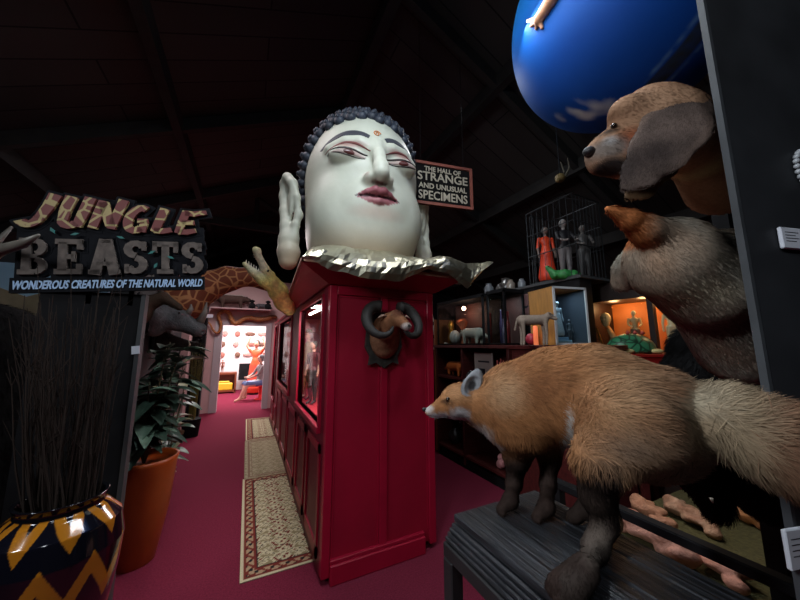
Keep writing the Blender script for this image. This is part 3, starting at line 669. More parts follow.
Eb = [S(0, 0, .85, .18), S(0, .82, .85, 1), S(.1, 0, .38, 1), S(.3, .41, .6, .58), S(.68, 0, .85, .34), S(.68, .66, .85, 1), S(.52, .32, .64, .68)]
Ab = [([(.2, 0), (.5, 1)], .26), ([(.86, 0), (.56, 1)], .26), S(.25, .24, .8, .38), S(0, 0, .38, .16), S(.66, 0, 1.05, .16), S(.36, .88, .7, 1)]
Sb = [(arc(.42, .73, .28, .18, 20, 270, 9), .22), (arc(.42, .29, .28, .19, 90, -160, 9), .22), S(.62, .66, .78, 1), S(.04, 0, .2, .34)]
Tb = [S(0, .8, .95, 1), S(.34, 0, .62, 1), S(.18, 0, .78, .17), S(0, .6, .17, 1), S(.78, .6, .95, 1)]
BE = []; x = -.30
for L, wd in ((Bl, .104), (Eb, .104), (Ab, .112), (Sb, .098), (Tb, .106), (Sb, .1)):
    BE.append(place(L, x, -.145, .1, .18)); x += wd*1.03
bd = MB(JM)
strokes('b', JU, None, .014, .02, .016, bd); strokes('b', BE, None, .014, .02, .014, bd)
bd.box((-.315, .016, -.14), (.325, .034, .12)); bd.box((-.325, .012, -.225), (.325, .034, -.155))
bd.build('sign_board', NAVY, t)
strokes('l', JU, None, .0, .014).build('jungle_lettering', GIR, t)
strokes('l', BE, None, .0, .014).build('beasts_lettering', mat('grey_brown_lettering', srgb(94, 84, 78), .8, nscale=30, namt=.35), t)
text('caption_lettering', 'WONDEROUS CREATURES OF THE NATURAL WORLD', .055, JM @ Matrix.Translation((0, .009, -.209)), mat('pale_blue_lettering', srgb(170, 200, 235), .5), t, .002, .0014, .3, .47)
lf = MB(JM)
for (x, z, a) in ((-.13, .055, .3), (.02, .045, -.4), (.13, -.03, .6), (.2, -.055, 2.6), (.145, -.1, 1.2), (-.2, .07, 2)):
    lf.prism([(x+cos(a)*.016, z+sin(a)*.016), (x+cos(a+1.3)*.007, z+sin(a+1.3)*.007), (x-cos(a)*.016, z-sin(a)*.016), (x-cos(a+1.3)*.006, z-sin(a+1.3)*.006)], -.006, 0)
lf.build('painted_leaves', mat('teal_leaf_paint', srgb(30, 110, 105), .6), t)
MB().box((-.72, 2.0, 1.8), (-.70, 2.02, 2.2)).box((-.56, 2.0, 1.8), (-.54, 2.02, 2.2)).build('mounting_post', BLK, t)
# --- vase
vc = Vector((-.60, 1.73, 0)); vh = .90
prof = [(.0, .0), (.11, .0), (.12, .02), (.15, .2), (.195, .45), (.235, .65), (.245, .76), (.225, .835), (.175, .875), (.155, .885), (.152, .90), (.165, .92), (.150, .92), (.14, .90), (.14, .86), (.0, .82)]
prof = [(r*.80, z*1.11) for r, z in prof]
fine = []
for i in range(len(prof)-1):
    k_ = max(1, int(math.dist(prof[i], prof[i+1])/.004))
    fine += [(prof[i][0]*(1-j/k_)+prof[i+1][0]*j/k_, prof[i][1]*(1-j/k_)+prof[i+1][1]*j/k_) for j in range(k_)]
m = MB(Matrix.Translation(vc)); nn = 320; m.lathe([(max(r, .002), z) for r, z in fine], (0, 0, 0), nn, True)
V = np.array(m.v)-np.array(vc); ang = np.arctan2(V[:, 1], V[:, 0]); zg = np.abs(np.mod(ang/(2*pi)*9, 1)-.5)*2
hh = V[:, 2]-zg*.12; band = np.mod(hh+.0, .215)
cols = np.tile(np.array(srgb(16, 16, 26)), (len(V), 1)); cols[(band > .02) & (band < .095)] = srgb(186, 118, 30); cols[(V[:, 2] > .985)] = srgb(14, 14, 20); cols[(V[:, 2] < .99) & (np.hypot(V[:, 0], V[:, 1]) < .114) & (V[:, 2] > .3)] = srgb(10, 10, 12)
o = m.build('floor_vase', GLOSS, None, True, cols=cols); tagp(o, 'glossy floor vase with orange and black zigzags holding bare branches', 'vase')
rs = random.Random(3)
for i in range(95):
    a = rs.random()*2*pi; r0 = .02+.075*rs.random()**.5; x0 = vc.x+cos(a)*r0; y0 = vc.y+sin(a)*r0; b = rs.random()*2*pi
    ht = .56+.30*rs.random() if i % 16 else .98; lean = Vector((cos(a)*.06-.05+rs.uniform(-.03, .03), sin(a)*.06, 0))
    if x0+lean.x < -.84 and False: pass
    pts = []; w1 = rs.uniform(-.02, .02); w2 = rs.uniform(-.02, .02)
    for j in range(7):
        q = j/6; pts.append((x0+lean.x*q+w1*sin(q*6+i), min(y0+lean.y*q+w2*sin(q*5+i*2), 1.94), .94+ht*q))
    br = MB().tube(pts, [.0042*(1-.75*j/6) for j in range(7)], 5)
    for j in range(3):
        k_ = rs.choice((2, 3, 4, 5)); p0 = Vector(pts[k_]); br.tube([p0, p0+Vector((rs.uniform(-.05, .05), rs.uniform(-.03, .02), rs.uniform(.05, .10)))], [.0018, .0007], 4)
    one('dry_branch', br, mat('dry_twig', srgb(50, 42, 38), .9, spec=.1), 'bare dry branch standing in the zigzag floor vase', 'branch', 'dry branches in the zigzag vase')
# --- planter and plant
pc = Vector((-.66, 3.16, 0))
m = MB(Matrix.Translation(pc)); m.lathe([(.13, 0), (.135, .01), (.19, .35), (.215, .70), (.225, .735), (.20, .735), (.195, .70), (.01, .69)], n=40)
one('planter_pot', m, mat('orange_glaze', srgb(150, 66, 20), .35, nscale=4, namt=.2), 'tall tapering orange planter pot on the red carpet beside the zigzag vase', 'planter', smooth=True)
LEAF1 = mat('dark_leaf', srgb(44, 62, 52), .35, nscale=12, namt=.4); LEAF2 = mat('grey_green_leaf', srgb(96, 122, 104), .4, nscale=12, namt=.3)
def leaf(mb, base, d, L, W, droop=.3, nrm=None):
    d = Vector(d).normalized(); up = Vector((0, 0, 1)); sd = d.cross(up); sd = sd.normalized() if sd.length > .05 else Vector((1, 0, 0)); n = sd.cross(d); vs = []; K = 7
    for i in range(K):
        q = i/(K-1); wv = W*sin(pi*min(1, q*.92+.05))**.8*(1-.25*q); c = Vector(base)+d*L*q-up*droop*L*q*q+n*0
        for s in (-1, -.5, 0, .5, 1): vs.append(c+sd*wv*s*.5+n*(abs(s)*.16*wv))
    f = [(i*5+j, (i+1)*5+j, (i+1)*5+j+1, i*5+j+1) for i in range(K-1) for j in range(4)]
    k2 = len(vs); vs += [v-n*.0012 for v in vs]; f += [tuple(reversed([a+k2 for a in q])) for q in f]; mb.add(vs, f)
def plant(name, c, z0, z1, rad, n, L, W, label, seed, mats, droop=.35, stems=7, group=None):
    rr = random.Random(seed); t = thing(name, (c[0], c[1], z0), label, 'plant', group); tips = []
    for s in range(stems):
        a = rr.random()*6.28; h = z0+(z1-z0)*(.55+.45*rr.random()); q = [(c[0], c[1], z0), (c[0]+cos(a)*rad*.3, c[1]+sin(a)*rad*.3, z0+(h-z0)*.5), (c[0]+cos(a)*rad*.65, c[1]+sin(a)*rad*.65, h)]
        MB().tube(q, [.009, .007, .004], 6).build('stem', mat('plant_stem', srgb(70, 62, 40), .7), t); tips.append(q)
    bs = [MB() for _ in mats]
    for i in range(n):
        q = tips[i % stems]; f = rr.uniform(.25, 1); k_ = 0 if f < .5 else 1; g = f*2-k_; b = Vector(q[k_]).lerp(Vector(q[k_+1]), g); a = rr.random()*6.28
        leaf(bs[rr.randrange(len(bs))], b, (cos(a), sin(a), rr.uniform(-.2, .7)), L*rr.uniform(.7, 1.15), W*rr.uniform(.75, 1.15), droop)
    for b, m_ in zip(bs, mats): b.build('foliage', m_, t, True)
    return t
plant('potted_rubber_plant', (pc.x, pc.y, 0), .69, 1.66, .32, 165, .23, .125, 'large-leaved dark green plant growing in the orange planter', 4, (LEAF1, LEAF1, LEAF2), .35, 9)
plant('pale_leaf_plant', (-.72, 4.2, 0), .0, 1.5, .2, 60, .22, .14, 'pale grey-green leafy plant behind the orange planter along the dark wall', 9, (LEAF2, mat('pale_leaf', srgb(168, 168, 132), .5, nscale=10, namt=.25)), .3, 7)
rr = random.Random(5); t = thing('grass_clump', (-.80, 6.75, .0), 'tall yellow-green grass clump by the corridor before the doorway', 'plant'); m = MB()
MB().lathe([(.12, 0), (.15, .3), (.13, .3), (.01, .28)], (-.80, 6.75, 0), 20).build('pot', BLK, t)
for i in range(70):
    a = rr.random()*6.28; h = .75+.65*rr.random(); k2 = rr.uniform(.03, .16); m.tube([(-.80+.05*cos(a), 6.75+.05*sin(a), .28), (-.80+k2*.5*cos(a), 6.75+k2*.2*.5*sin(a), .28+h*.6), (-.80+k2*1.1*cos(a), 6.75+k2*.2*sin(a), .28+h)], [.008, .006, .001], 4, flat=.3)
m.build('blades', mat('grass_blade', srgb(128, 122, 52), .7), t)
# --- dark display wall with mounts along the corridor
struct('wall_display_left', MB().box((-2.2, 3.75, 0), (-1.05, 6.6, 2.45)), WALLB)
m = MB(); m.box((-1.40, 6.95, 0), (-.98, 7.4, 2.75)); struct('wall_corridor_stub', m, SPILLW)
t = thing('display_column', (-.90, 7.3, 0), 'narrow black column at the left of the bright doorway', 'column')
MB().box((-.98, 7.3, 0), (-.76, 7.5, 2.75)).build('column_body', BLK, t)
m = MB()
for i in range(34): a = i*.75; m.tube([(-.87+.06*cos(a), 7.2, 1.0+i*.03), (-.87+.06*cos(a+1.2), 7.22, 1.02+i*.03), (-.87+.05*cos(a+2.4), 7.25, 1.04+i*.03)], .022, 5)
m.build('knotted_carving', BLK, t)
GREYH = srgb(96, 98, 100)
# rhino
rc = Vector(ony(172, 318, 4.4)); W0 = Vector((-1.02, 4.4, rc.z))
t = thing('rhino_head_mount', W0, 'grey rhinoceros head mount with two horns above the leafy plants on the dark wall', 'animal mount')
rh = U((E((.05, 0, .02), (.16, .17, .24)), 0), (C((.1, 0, .03), (.27, -.02, -.02), .16, .12), .06), (C((.27, -.02, -.02), (.47, -.06, -.13), .115, .085), .05), (E((.5, -.065, -.13), (.075, .08, .075)), .03), (E((.30, -.10, .03), (.05, .05, .04)), .03), (E((.545, -.11, -.16), (.02, .03, .02)), .01, 's'))
skin('head', rh, (-.02, -.25, -.3), (.62, .22, .3), .018, HIDE, t, lambda P: mix(np.tile(GREYH, (len(P), 1)), srgb(58, 58, 60), .5+.5*nz(P, 18)), M=np.array(Matrix.Translation(W0)))
for (a, b, r) in (((.49, -.05, -.05), (.55, -.08, .20), .05), ((.36, -.04, .05), (.39, -.05, .17), .04)):
    A0 = W0+Vector(a); B0 = W0+Vector(b); MB().tube([A0, A0.lerp(B0, .5)+Vector((.02, 0, 0)), B0], [r, r*.65, .006], 10).build('horn', mat('grey_horn', srgb(120, 112, 104), .5, nscale=20, namt=.3), t, True)
for s in (-1, 1): MB().tube([W0+Vector((.1, s*.10, .12)), W0+Vector((.09, s*.15, .2)), W0+Vector((.1, s*.17, .27))], [.03, .045, .008], 8, flat=.4).build('ear', mat('grey_ear', srgb(84, 84, 86), .8), t, True)
MB().ball(W0+Vector((.3, -.145, .05)), .014, 8, 6).build('eye', EYEM, t, True)
MB().lathe([(.2, 0), (.2, .03), (.17, .03)], (0, 0, 0), 24).M
m = MB(Matrix.Translation(W0+Vector((.001, 0, 0))) @ Matrix.Rotation(pi/2, 4, 'Y')); m.lathe([(.2, 0), (.2, .025), (.17, .04)], (0, 0, 0), 24); m.build('plaque', BLK, t)
# hippo/boar like dark head under
W1 = Vector((-1.02, 4.75, ony(180, 342, 4.7)[2]))
t = thing('boar_head_mount', W1, 'dark brown hairy boar head mount with pale tusks under the rhinoceros head', 'animal mount')
bh = U((E((.04, 0, 0), (.1, .13, .14)), 0), (C((.08, 0, .01), (.25, -.02, -.03), .115, .075), .04), (C((.25, -.02, -.03), (.43, -.03, -.05), .07, .05), .03), (E((.445, -.03, -.05), (.02, .055, .055)), .01))
skin('head', bh, (-.02, -.2, -.2), (.5, .2, .2), .014, FUR, t, srgb(40, 30, 28), dict(n=2500, length=.03, w=.002, flow=lambda P, N: np.tile([-1, 0, -.3], (len(P), 1))), M=np.array(Matrix.Translation(W1)))
for s in (-1, 1):
    MB().tube([W1+Vector((.36, s*.05-.03, -.07)), W1+Vector((.38, s*.1-.03, -.03)), W1+Vector((.36, s*.12-.03, .03))], [.013, .01, .002], 6).build('tusk', mat('ivory', srgb(200, 190, 170), .4), t, True)
    MB().tube([W1+Vector((.12, s*.08, .1)), W1+Vector((.1, s*.13, .16)), W1+Vector((.1, s*.15, .2))], [.02, .03, .004], 6, flat=.4).build('ear', mat('boar_ear', srgb(44, 34, 30), .9), t, True)
m = MB(Matrix.Translation(W1) @ Matrix.Rotation(pi/2, 4, 'Y')); m.lathe([(.15, 0), (.15, .02), (.12, .03)], (0, 0, 0), 24); m.build('plaque', BLK, t)
# antelope with horns (top-left of rhino)
W2 = Vector((-1.02, 3.95, ony(150, 305, 3.95)[2]))
t = thing('antelope_head_mount', W2, 'dark antelope head mount with curved horns between the black partition and rhinoceros', 'animal mount')
skin('head', U((E((.04, 0, -.05), (.09, .1, .15)), 0), (C((.06, 0, 0), (.2, -.02, .08), .08, .06), .03), (C((.2, -.02, .08), (.36, -.06, -.02), .055, .03), .02)), (-.02, -.15, -.22), (.44, .15, .2), .014, FUR, t, srgb(70, 56, 46), dict(n=2000, length=.015, w=.002, flow=lambda P, N: np.tile([-1, 0, -.3], (len(P), 1))), M=np.array(Matrix.Translation(W2)))
for s in (-1, 1): MB().tube([W2+Vector((.18, s*.03, .13)), W2+Vector((.12, s*.08, .24)), W2+Vector((.10, s*.12, .36)), W2+Vector((.16, s*.12, .46))], [.02, .016, .011, .003], 8).build('horn', mat('grey_horn'), t, True)
m = MB(Matrix.Translation(W2) @ Matrix.Rotation(pi/2, 4, 'Y')); m.lathe([(.13, 0), (.13, .02), (.1, .03)], (0, 0, 0), 24); m.build('plaque', BLK, t)
# giraffe neck and head, reaching out over the corridor
g0 = Vector((-1.02, 5.0, 2.30)); t = thing('giraffe_neck_mount', g0, 'orange-brown patterned giraffe neck reaching right behind the Jungle Beasts sign', 'animal mount')
GP = [(ony(185, 302, 5.0), .25), (ony(205, 287, 5.0), .21), (ony(228, 279, 5.0), .175), (ony(247, 277, 5.0), .13), (ony(262, 283, 5.0), .09)]
gf = [chain([(np.array([-1.03, 5.0, 2.2]), .2)]+GP, .05)]
hd = ony(262, 283, 5.0)
gh = U((gf[0], 0), (C(hd, hd+np.array([.14, -.02, -.1]), .085, .05), .04), (C(hd+np.array([.14, -.02, -.1]), hd+np.array([.28, -.04, -.22]), .05, .04), .03))
GFUR = patch_mat('giraffe_hide', srgb(188, 130, 84), srgb(120, 58, 34), 8.5, .05, .10, .8)
skin('neck_and_head', gh, (-1.3, 4.72, 1.75), (.45, 5.28, 2.95), .022, GFUR, t)
MB().tube([hd+np.array([0, .05, .05]), hd+np.array([-.02, .05, .18])], [.018, .014], 8).build('horn', mat('boar_ear'), t, True); MB().tube([hd+np.array([0, -.05, .05]), hd+np.array([-.02, -.05, .18])], [.018, .014], 8).build('horn', mat('boar_ear'), t, True)
# --- black beast at far left and mural behind
t = thing('painted_backdrop', (-2.2, 3.5, 0), 'pale blue painted sky backdrop board behind the dark buffalo at far left', 'backdrop')
MB().box((-3.2, 3.5, 0), (-1.12, 3.54, 2.25)).build('board', mat('sky_backdrop', srgb(120, 150, 170), .8, nscale=1.5, namt=.25), t)
MB().prism([(-3.1, .05), (-1.2, .05), (-1.2, 1.9), (-1.42, 2.06), (-1.6, 1.98), (-1.9, 2.1), (-2.4, 1.95), (-3.1, 2.1)], 3.47, 3.5).build('painted_hill', mat('tan_hill_paint', srgb(120, 108, 84), .8, nscale=6, namt=.3), t)
bp = lambda px, py, y: ony(px, py, y)
t = thing('buffalo', (-1.25, 2.45, 0), 'shaggy black buffalo with pale curved horns at the far left in the shade', 'buffalo')
bf = U((E((-1.45, 2.55, 1.25), (.52, .36, .50)), 0), (E((-1.32, 2.45, 1.55), (.36, .28, .28)), .12), (C((-1.2, 2.4, 1.45), (-1.02, 2.28, 1.1), .24, .16), .1), (C((-1.02, 2.28, 1.1), (-.98, 2.2, .86), .15, .1), .05),
       (chain([((-1.2, 2.4, 1.0), .18), ((-1.18, 2.4, .5), .1), ((-1.18, 2.38, .06), .08)], .03), .1), (chain([((-1.6, 2.75, 1.0), .18), ((-1.6, 2.75, .5), .1), ((-1.6, 2.75, .06), .08)], .03), .1), (chain([((-1.55, 2.4, .95), .18), ((-1.55, 2.4, .5), .1), ((-1.55, 2.38, .06), .08)], .03), .1), (E((-.94, 2.17, .80), (.02, .04, .03)), .02, 's'))
skin('body', bf, (-2.1, 2.0, -.02), (-.7, 3.05, 2.0), .03, FUR, t, srgb(22, 20, 20), dict(n=16000, length=.06, w=.0025, flow=lambda P, N: np.tile([.2, -.1, -1], (len(P), 1)), lay=.85))
a = [ony(-30, 262, 2.3), ony(0, 248, 2.2), ony(20, 244, 2.1), ony(38, 236, 2.0)-np.array([0, .12, 0])]
a = [np.array([-1.22, 2.35, 1.72]), np.array([-1.28, 2.15, 1.86]), ony(0, 250, 2.0), ony(22, 244, 1.86), ony(39, 235, 1.80)]
MB().tube(a, [.05, .04, .026, .02, .006], 10).build('horn', mat('pale_horn', srgb(120, 115, 106), .4, nscale=10, namt=.2), t, True)
MB().tube([np.array([-1.45, 2.6, 1.72]), np.array([-1.5, 2.7, 1.95]), np.array([-1.42, 2.7, 2.2]), np.array([-1.34, 2.66, 2.32])], [.05, .04, .022, .006], 10).build('horn', mat('pale_horn'), t, True)
for s in (-1, 1): MB().ball((-1.0+.1*s+.03, 2.2+.04*s-.03, 1.2), .016, 8, 6).build('eye', EYEM, t, True)
# ================================================ RIGHT FOREGROUND: PEDESTAL AND FOX
PZ = 1.18
t = thing('wooden_pedestal', (.635, .2, 0), 'dark weathered wooden pedestal with grooved edge carrying the standing fox', 'pedestal')
GW = mat('weathered_dark_wood', srgb(42, 44, 48), .38, nscale=7, namt=.75, bump=.5, bscale=9, stretch=(14, 1, 14)); DW = mat('black_stained_wood', (.014, .014, .015), .5, nscale=8, namt=.4)
x0, x1, y0, y1 = .492, .785, -.35, .69
m = MB(); n = 4; ww = (x1-x0)/n
for i in range(n): m.box((x0+i*ww+.0012, y0, PZ-.018), (x0+(i+1)*ww-.0012, y1, PZ), .002)
m.build('top', GW, t)
m = MB()
for j in range(4): m.box((x0-.004-.004*j, y0-.004, PZ-.030-j*.011), (x1+.004+.004*j, y1+.004+.004*j, PZ-.021-j*.011), .002)
m.build('grooved_edge', GW, t)
MB().box((x0-.02, y0-.01, PZ-.10), (x1+.02, y1+.02, PZ-.066), .003).build('apron', DW, t)
for sx in (0, 1):
    for sy in (0, 1):
        xx = x0-.02 if sx == 0 else x1-.015; yy = y0-.01 if sy == 0 else y1-.015
        MB().box((xx, yy, 0), (xx+.035, yy+.035, PZ-.10), .003).build('leg', DW, t)
MB().box((x0-.01, y0, .2), (x1+.01, y1, .23)).build('lower_shelf', DW, t)
def Q(px, py, d, r): return (at(px, py, d), r*d/FL)
def gz(px, py, z, r):
    p = onz(px, py, z); d = (p-O3)@np.array([sin(YA)*1, cos(YA)*1, 0]); return (p, r*d/FL)
# ---- fox
body = U((E(*[Q(515, 407, .85, 1)[0], (.105, .085, .112)]), 0),
  (C(Q(520, 403, .85, 1)[0], Q(556, 393, .81, 1)[0], .098, .108), .04),
  (C(Q(556, 393, .81, 1)[0], Q(592, 396, .765, 1)[0], .108, .12), .04),
  (C(Q(592, 398, .765, 1)[0], Q(640, 414, .70, 1)[0], .12, .118), .04),
  (E(Q(643, 428, .69, 1)[0], (.10, .10, .105)), .04),
  (C(Q(508, 406, .86, 1)[0], Q(480, 405, .875, 1)[0], .085, .054), .04),
  (C(Q(480, 405, .875, 1)[0], Q(462, 400, .885, 1)[0], .050, .042), .02),
  (E(Q(460, 401, .885, 1)[0], (.050, .050, .047)), .015),
  (C(Q(450, 404, .888, 1)[0], Q(429, 411.5, .90, 1)[0], .033, .0125), .022),
  (C(Q(450, 411, .888, 1)[0], Q(433, 415.5, .90, 1)[0], .016, .007), .01))
def leg(pts, k=.02): return chain(pts, k)
f1 = gz(511, 509, PZ+.012, 5); f2 = gz(547, 516, PZ+.012, 5); h1 = gz(575, 585, PZ+.016, 5); h2 = gz(582, 519, PZ+.012, 5)
L1 = leg([Q(520, 430, .82, 28), Q(517, 456, .82, 12), Q(514, 483, .83, 6.5), (f1[0]+np.array([0, 0, .02]), .015), (f1[0]+np.array([-.022, .009, .002]), .012)])
L2 = leg([Q(548, 425, .85, 24), Q(549, 456, .84, 10), Q(548, 485, .83, 6.5), (f2[0]+np.array([0, 0, .02]), .015), (f2[0]+np.array([-.022, .009, .002]), .012)])
L3 = leg([Q(628, 430, .62, 44), Q(601, 462, .61, 23), Q(597, 495, .62, 13.5), Q(606, 520, .62, 10), Q(595, 548, .60, 8.5), (h1[0]+np.array([.010, -.012, .026]), .015), (h1[0]+np.array([-.012, .0, .004]), .018), (h1[0]+np.array([-.030, .014, .001]), .013)], .03)
L4 = leg([Q(628, 445, .76, 30), Q(606, 475, .76, 15), Q(598, 500, .77, 9), (h2[0]+np.array([.02, -.01, .03]), .02), (h2[0]+np.array([-.012, .012, .002]), .016)], .02)
tail = chain([Q(660, 402, .68, 14), Q(682, 405, .66, 17), Q(705, 412, .63, 27), Q(735, 424, .59, 32), Q(775, 442, .545, 37), Q(815, 462, .51, 38), Q(860, 488, .49, 26), Q(885, 505, .48, 8)], .02)
toes = []
for ft, sc_, fw in ((f1[0], .8, .030), (f2[0], .8, .030), (h1[0], 1.0, .040)):
    for k2 in (-1.5, -.5, .5, 1.5):
        q = ft+np.array([-.896, .445, 0])*(fw-.003*abs(k2))+np.array([.445, .896, 0])*k2*.0085*sc_; q[2] = PZ+.0075; toes.append((E(q, (.010*sc_, .010*sc_, .0085*sc_)), .003))
foxf = U((body, 0), (L1, .035), (L2, .035), (L3, .04), (L4, .03), (tail, .025), *toes)
def pxof(P):
    x, y, z = P[:, 0], P[:, 1], P[:, 2]-EYE; fx = x*sin(YA)+y*cos(YA); rx = x*cos(YA)-y*sin(YA); return fx, rx
pA = lambda px, py, d: at(px, py, d)
def sideview(P):       # position along and up the body as seen from its left flank
    x, y, z = P[:, 0], P[:, 1], P[:, 2]-EYE; fx = x*sin(YA)+y*cos(YA); rx = x*cos(YA)-y*sin(YA); dp = fx*cos(TH)+z*sin(TH)
    return 400+FL*rx/dp, 300-FL*(-fx*sin(TH)+z*cos(TH))/dp
def blob2(X, Y, cx, cy, rx_, ry_, soft=.5): return np.clip((1-np.hypot((X-cx)/rx_, (Y-cy)/ry_))/soft, 0, 1)
def foxcol(P):
    X, Y = sideview(P); fx, rx = pxof(P); g = lambda c, k, t: mix(c, k, t)
    c = np.tile(np.array(srgb(180, 122, 76)), (len(P), 1))
    c = g(c, srgb(178, 136, 98), (X-560)/60); c = g(c, srgb(150, 122, 98), .8*(X-620)/60*(X > 620))
    c = g(c, srgb(140, 88, 54), .45+.5*nz(P, 26)-.25); c = g(c, srgb(206, 164, 122), .75*blob2(X, Y, 503, 392, 26, 26, .8))
    c = g(c, srgb(122, 74, 46), .6*blob2(X, Y, 540, 385, 40, 30, .8)); c = g(c, srgb(120, 100, 84), .7*blob2(X, Y, 622, 445, 50, 30, .8))
    hind = (X > 560) & (Y > 455); front = (X < 562) & (X > 485)
    c = g(c, srgb(56, 42, 36), np.clip((Y-438)/26, 0, 1)*front); c = g(c, srgb(54, 42, 36), np.clip((Y-452)/22, 0, 1)*hind*(X < 620))
    c = g(c, srgb(118, 104, 92), .8*blob2(X, Y, 598, 545, 20, 30, .7)); c = g(c, srgb(62, 52, 46), .8*np.clip((Y-568)/8, 0, 1)*hind)
    c = g(c, srgb(200, 194, 186), blob2(X, Y, 473, 432, 22, 13, .5)); c = g(c, srgb(196, 190, 184), blob2(X, Y, 488, 446, 18, 9, .5)*.9); c = g(c, srgb(205, 200, 190), blob2(X, Y, 566, 432, 7, 34, .5)*.95)
    c = g(c, srgb(204, 150, 104), .8*blob2(X, Y, 458, 392, 24, 12, .7)); c = g(c, srgb(216, 210, 206), blob2(X, Y, 443, 417, 22, 5.5, .4)); c = g(c, srgb(214, 206, 200), blob2(X, Y, 457, 413, 13, 9, .5))
    c = g(c, srgb(206, 196, 186), blob2(X, Y, 428, 409, 7, 5, .5)); c = g(c, srgb(50, 34, 28), .85*blob2(X, Y, 446, 401, 8, 3.2, .6))
    tail_ = np.clip((X-672)/14, 0, 1); c = g(c, srgb(150, 128, 100), tail_); c = g(c, srgb(176, 160, 132), .8*blob2(X, Y, 697, 402, 28, 22, .8)); c = g(c, srgb(124, 84, 62), np.clip((X-735)/40, 0, 1)*.85)
    return np.clip(c*np.array([.80, .84, .90])*(1+.10*nz(P, 60, 3)[:, None]), 0, 1)
bd_ = np.array([cos(YA), -sin(YA), 0])
def foxflow(P, N):
    fx, rx = pxof(P); d = np.tile(bd_*1.0+np.array([0, 0, -.45]), (len(P), 1))
    leg_ = (P[:, 2] < 1.39) & (rx < .55); d[leg_] = bd_*.15+np.array([0, 0, -1.])
    tl = (rx > .56); d[tl] = bd_+np.array([-.1, 0, -.35]); return d
def foxlen(P):
    fx, rx = pxof(P); L = np.full(len(P), .030); L[(P[:, 2] < 1.36) & (rx < .52)] = .012; L[rx > .56] = .046; L[rx < .17] = .018; L[rx < .125] = .009; L[rx < .10] = .004; L[(P[:, 2] < 1.25)] = .008; return L
t = thing('red_fox', (.66, .5, PZ), 'red fox standing arched on the dark weathered pedestal with bushy tail', 'fox')
fox = t
skin('body', foxf, (-.0, -.1, 1.165), (1.25, 1.1, 1.62), .0075, FUR, t, foxcol, dict(n=90000, length=foxlen, w=.0009, flow=foxflow, lay=.88, jit=.22, vary=.22))
def toward(px, py, d0, off): r = ray(px, py); return at(px, py, d0)
MB().ball(at(424.5, 409.5, .902), (.0075, .0075, .0065), 10, 8).build('nose', NOSEM, t, True)
MB().ball(at(448, 399.5, .853), .0066, 10, 8).build('eye', EYEM, t, True)
MB().ball(at(449, 398.5, .862)+np.array([.02, .06, .0]), .0062, 10, 8).build('eye', EYEM, t, True)
for s in (0, 1):
    ec = Vector(at(471.5, 387.5, .852 if s == 0 else .915)); vv = (O3-np.array(ec)); vv[2] = 0
    face = Vector(vv).normalized() if s == 0 else Vector((-.6, .6, 0)).normalized(); side = Vector((face.y, -face.x, 0)); up = (Vector((0, 0, 1))+side*-.35).normalized()
    if s == 0: side = Vector((cos(YA), -sin(YA), 0)); up = (Vector((0, 0, 1))+side*.28).normalized()
    R = Matrix((side, face*-1, up)).transposed()
    fe = U((E((0, 0, .004), (.029, .016, .036)), 0), (E((.004, .0, .026), (.018, .012, .026)), .01), (E((.0, -.014, .006), (.020, .015, .027)), .006, 's'))
    def ecol(P): c = np.tile(np.array(srgb(60, 46, 40)), (len(P), 1)); c[(P[:, 1] < .002)] = srgb(140, 142, 146); return mix(c, srgb(52, 50, 52), near(P, (0, -.002, .004), (.013, .014, .018), .35))
    M = Matrix.Translation(ec) @ R.to_4x4()
    skin('ear', fe, (-.045, -.03, -.05), (.045, .035, .07), .0035, FUR, t, ecol, dict(n=1500, length=.007, w=.0007, flow=lambda P, N: np.tile([0, 0, 1.], (len(P), 1))), M=np.array(M))
# mouth line
MB().tube([at(429, 417, .886), at(437, 418.2, .877), at(446, 417.5, .872), at(451, 415.5, .868)], .0009, 5).build('mouth_line', NOSEM, t)
# ================================================ PARTITION ON THE RIGHT, LABELS
pe = at(754, 300, .68); pe[2] = 0; pdir = Vector((.966, -.26, 0))
PM = Matrix.Translation(Vector(pe)) @ Matrix.Rotation(atan2(-.26, .966), 4, 'Z')
t = thing('black_partition', PM @ Vector((.3, 0, 0)), 'tall black partition board at the right edge with white labels', 'partition')
CH = mat('charcoal_paint', (.022, .024, .028), .6, nscale=5, namt=.3, bump=.1, bscale=3, spec=.3)
MB(PM).box((0.01, 0, 0), (.9, .012, 3.3)).build('board', CH, t)
MB(PM).box((0, -.001, 0), (.010, .013, 3.3)).build('lit_edge', mat('lit_edge_grey', (.045, .05, .056), .55, nscale=6, namt=.3), t)  # side-lit edge of the board, its light put into a paler grey
def on_panel(px, py, off=-.004):
    n = np.array(PM.to_3x3() @ Vector((0, -1, 0))); p0 = np.array(PM @ Vector((0, off, 0))); r = ray(px, py); return Vector(O3+r*(((p0-O3)@n)/(r@n)))
for (px, py, w_, h_, lb) in ((790, 239, .036, .026, 'small white label card high on the black partition level with the wolf'), (797, 547, .034, .036, 'white label card low on the black partition below the fox tail')):
    p = on_panel(px, py); q = PM.copy(); q.translation = p
    m = MB(q); m.box((-w_, -.006, -h_), (w_, .002, h_), .002)
    tt2 = thing('label_card', p, lb, 'label'); m.build('card', PAPER, tt2)
    m = MB(q)
    for k2 in range(4): m.box((-w_*.7, -.0065, h_*(.5-.28*k2)), (w_*(.5-.3*(k2 % 2)), -.0055, h_*(.5-.28*k2)+.0016))
    m.build('printed_lines', INK, tt2)
m = MB(); p = on_panel(799, 168)
for i in range(20):
    a = i/20*2*pi; m.ball((p.x+.03*cos(a)*.966+.012, p.y-.03*cos(a)*.26-.008, p.z+.045*sin(a)), .0065, 8, 6)
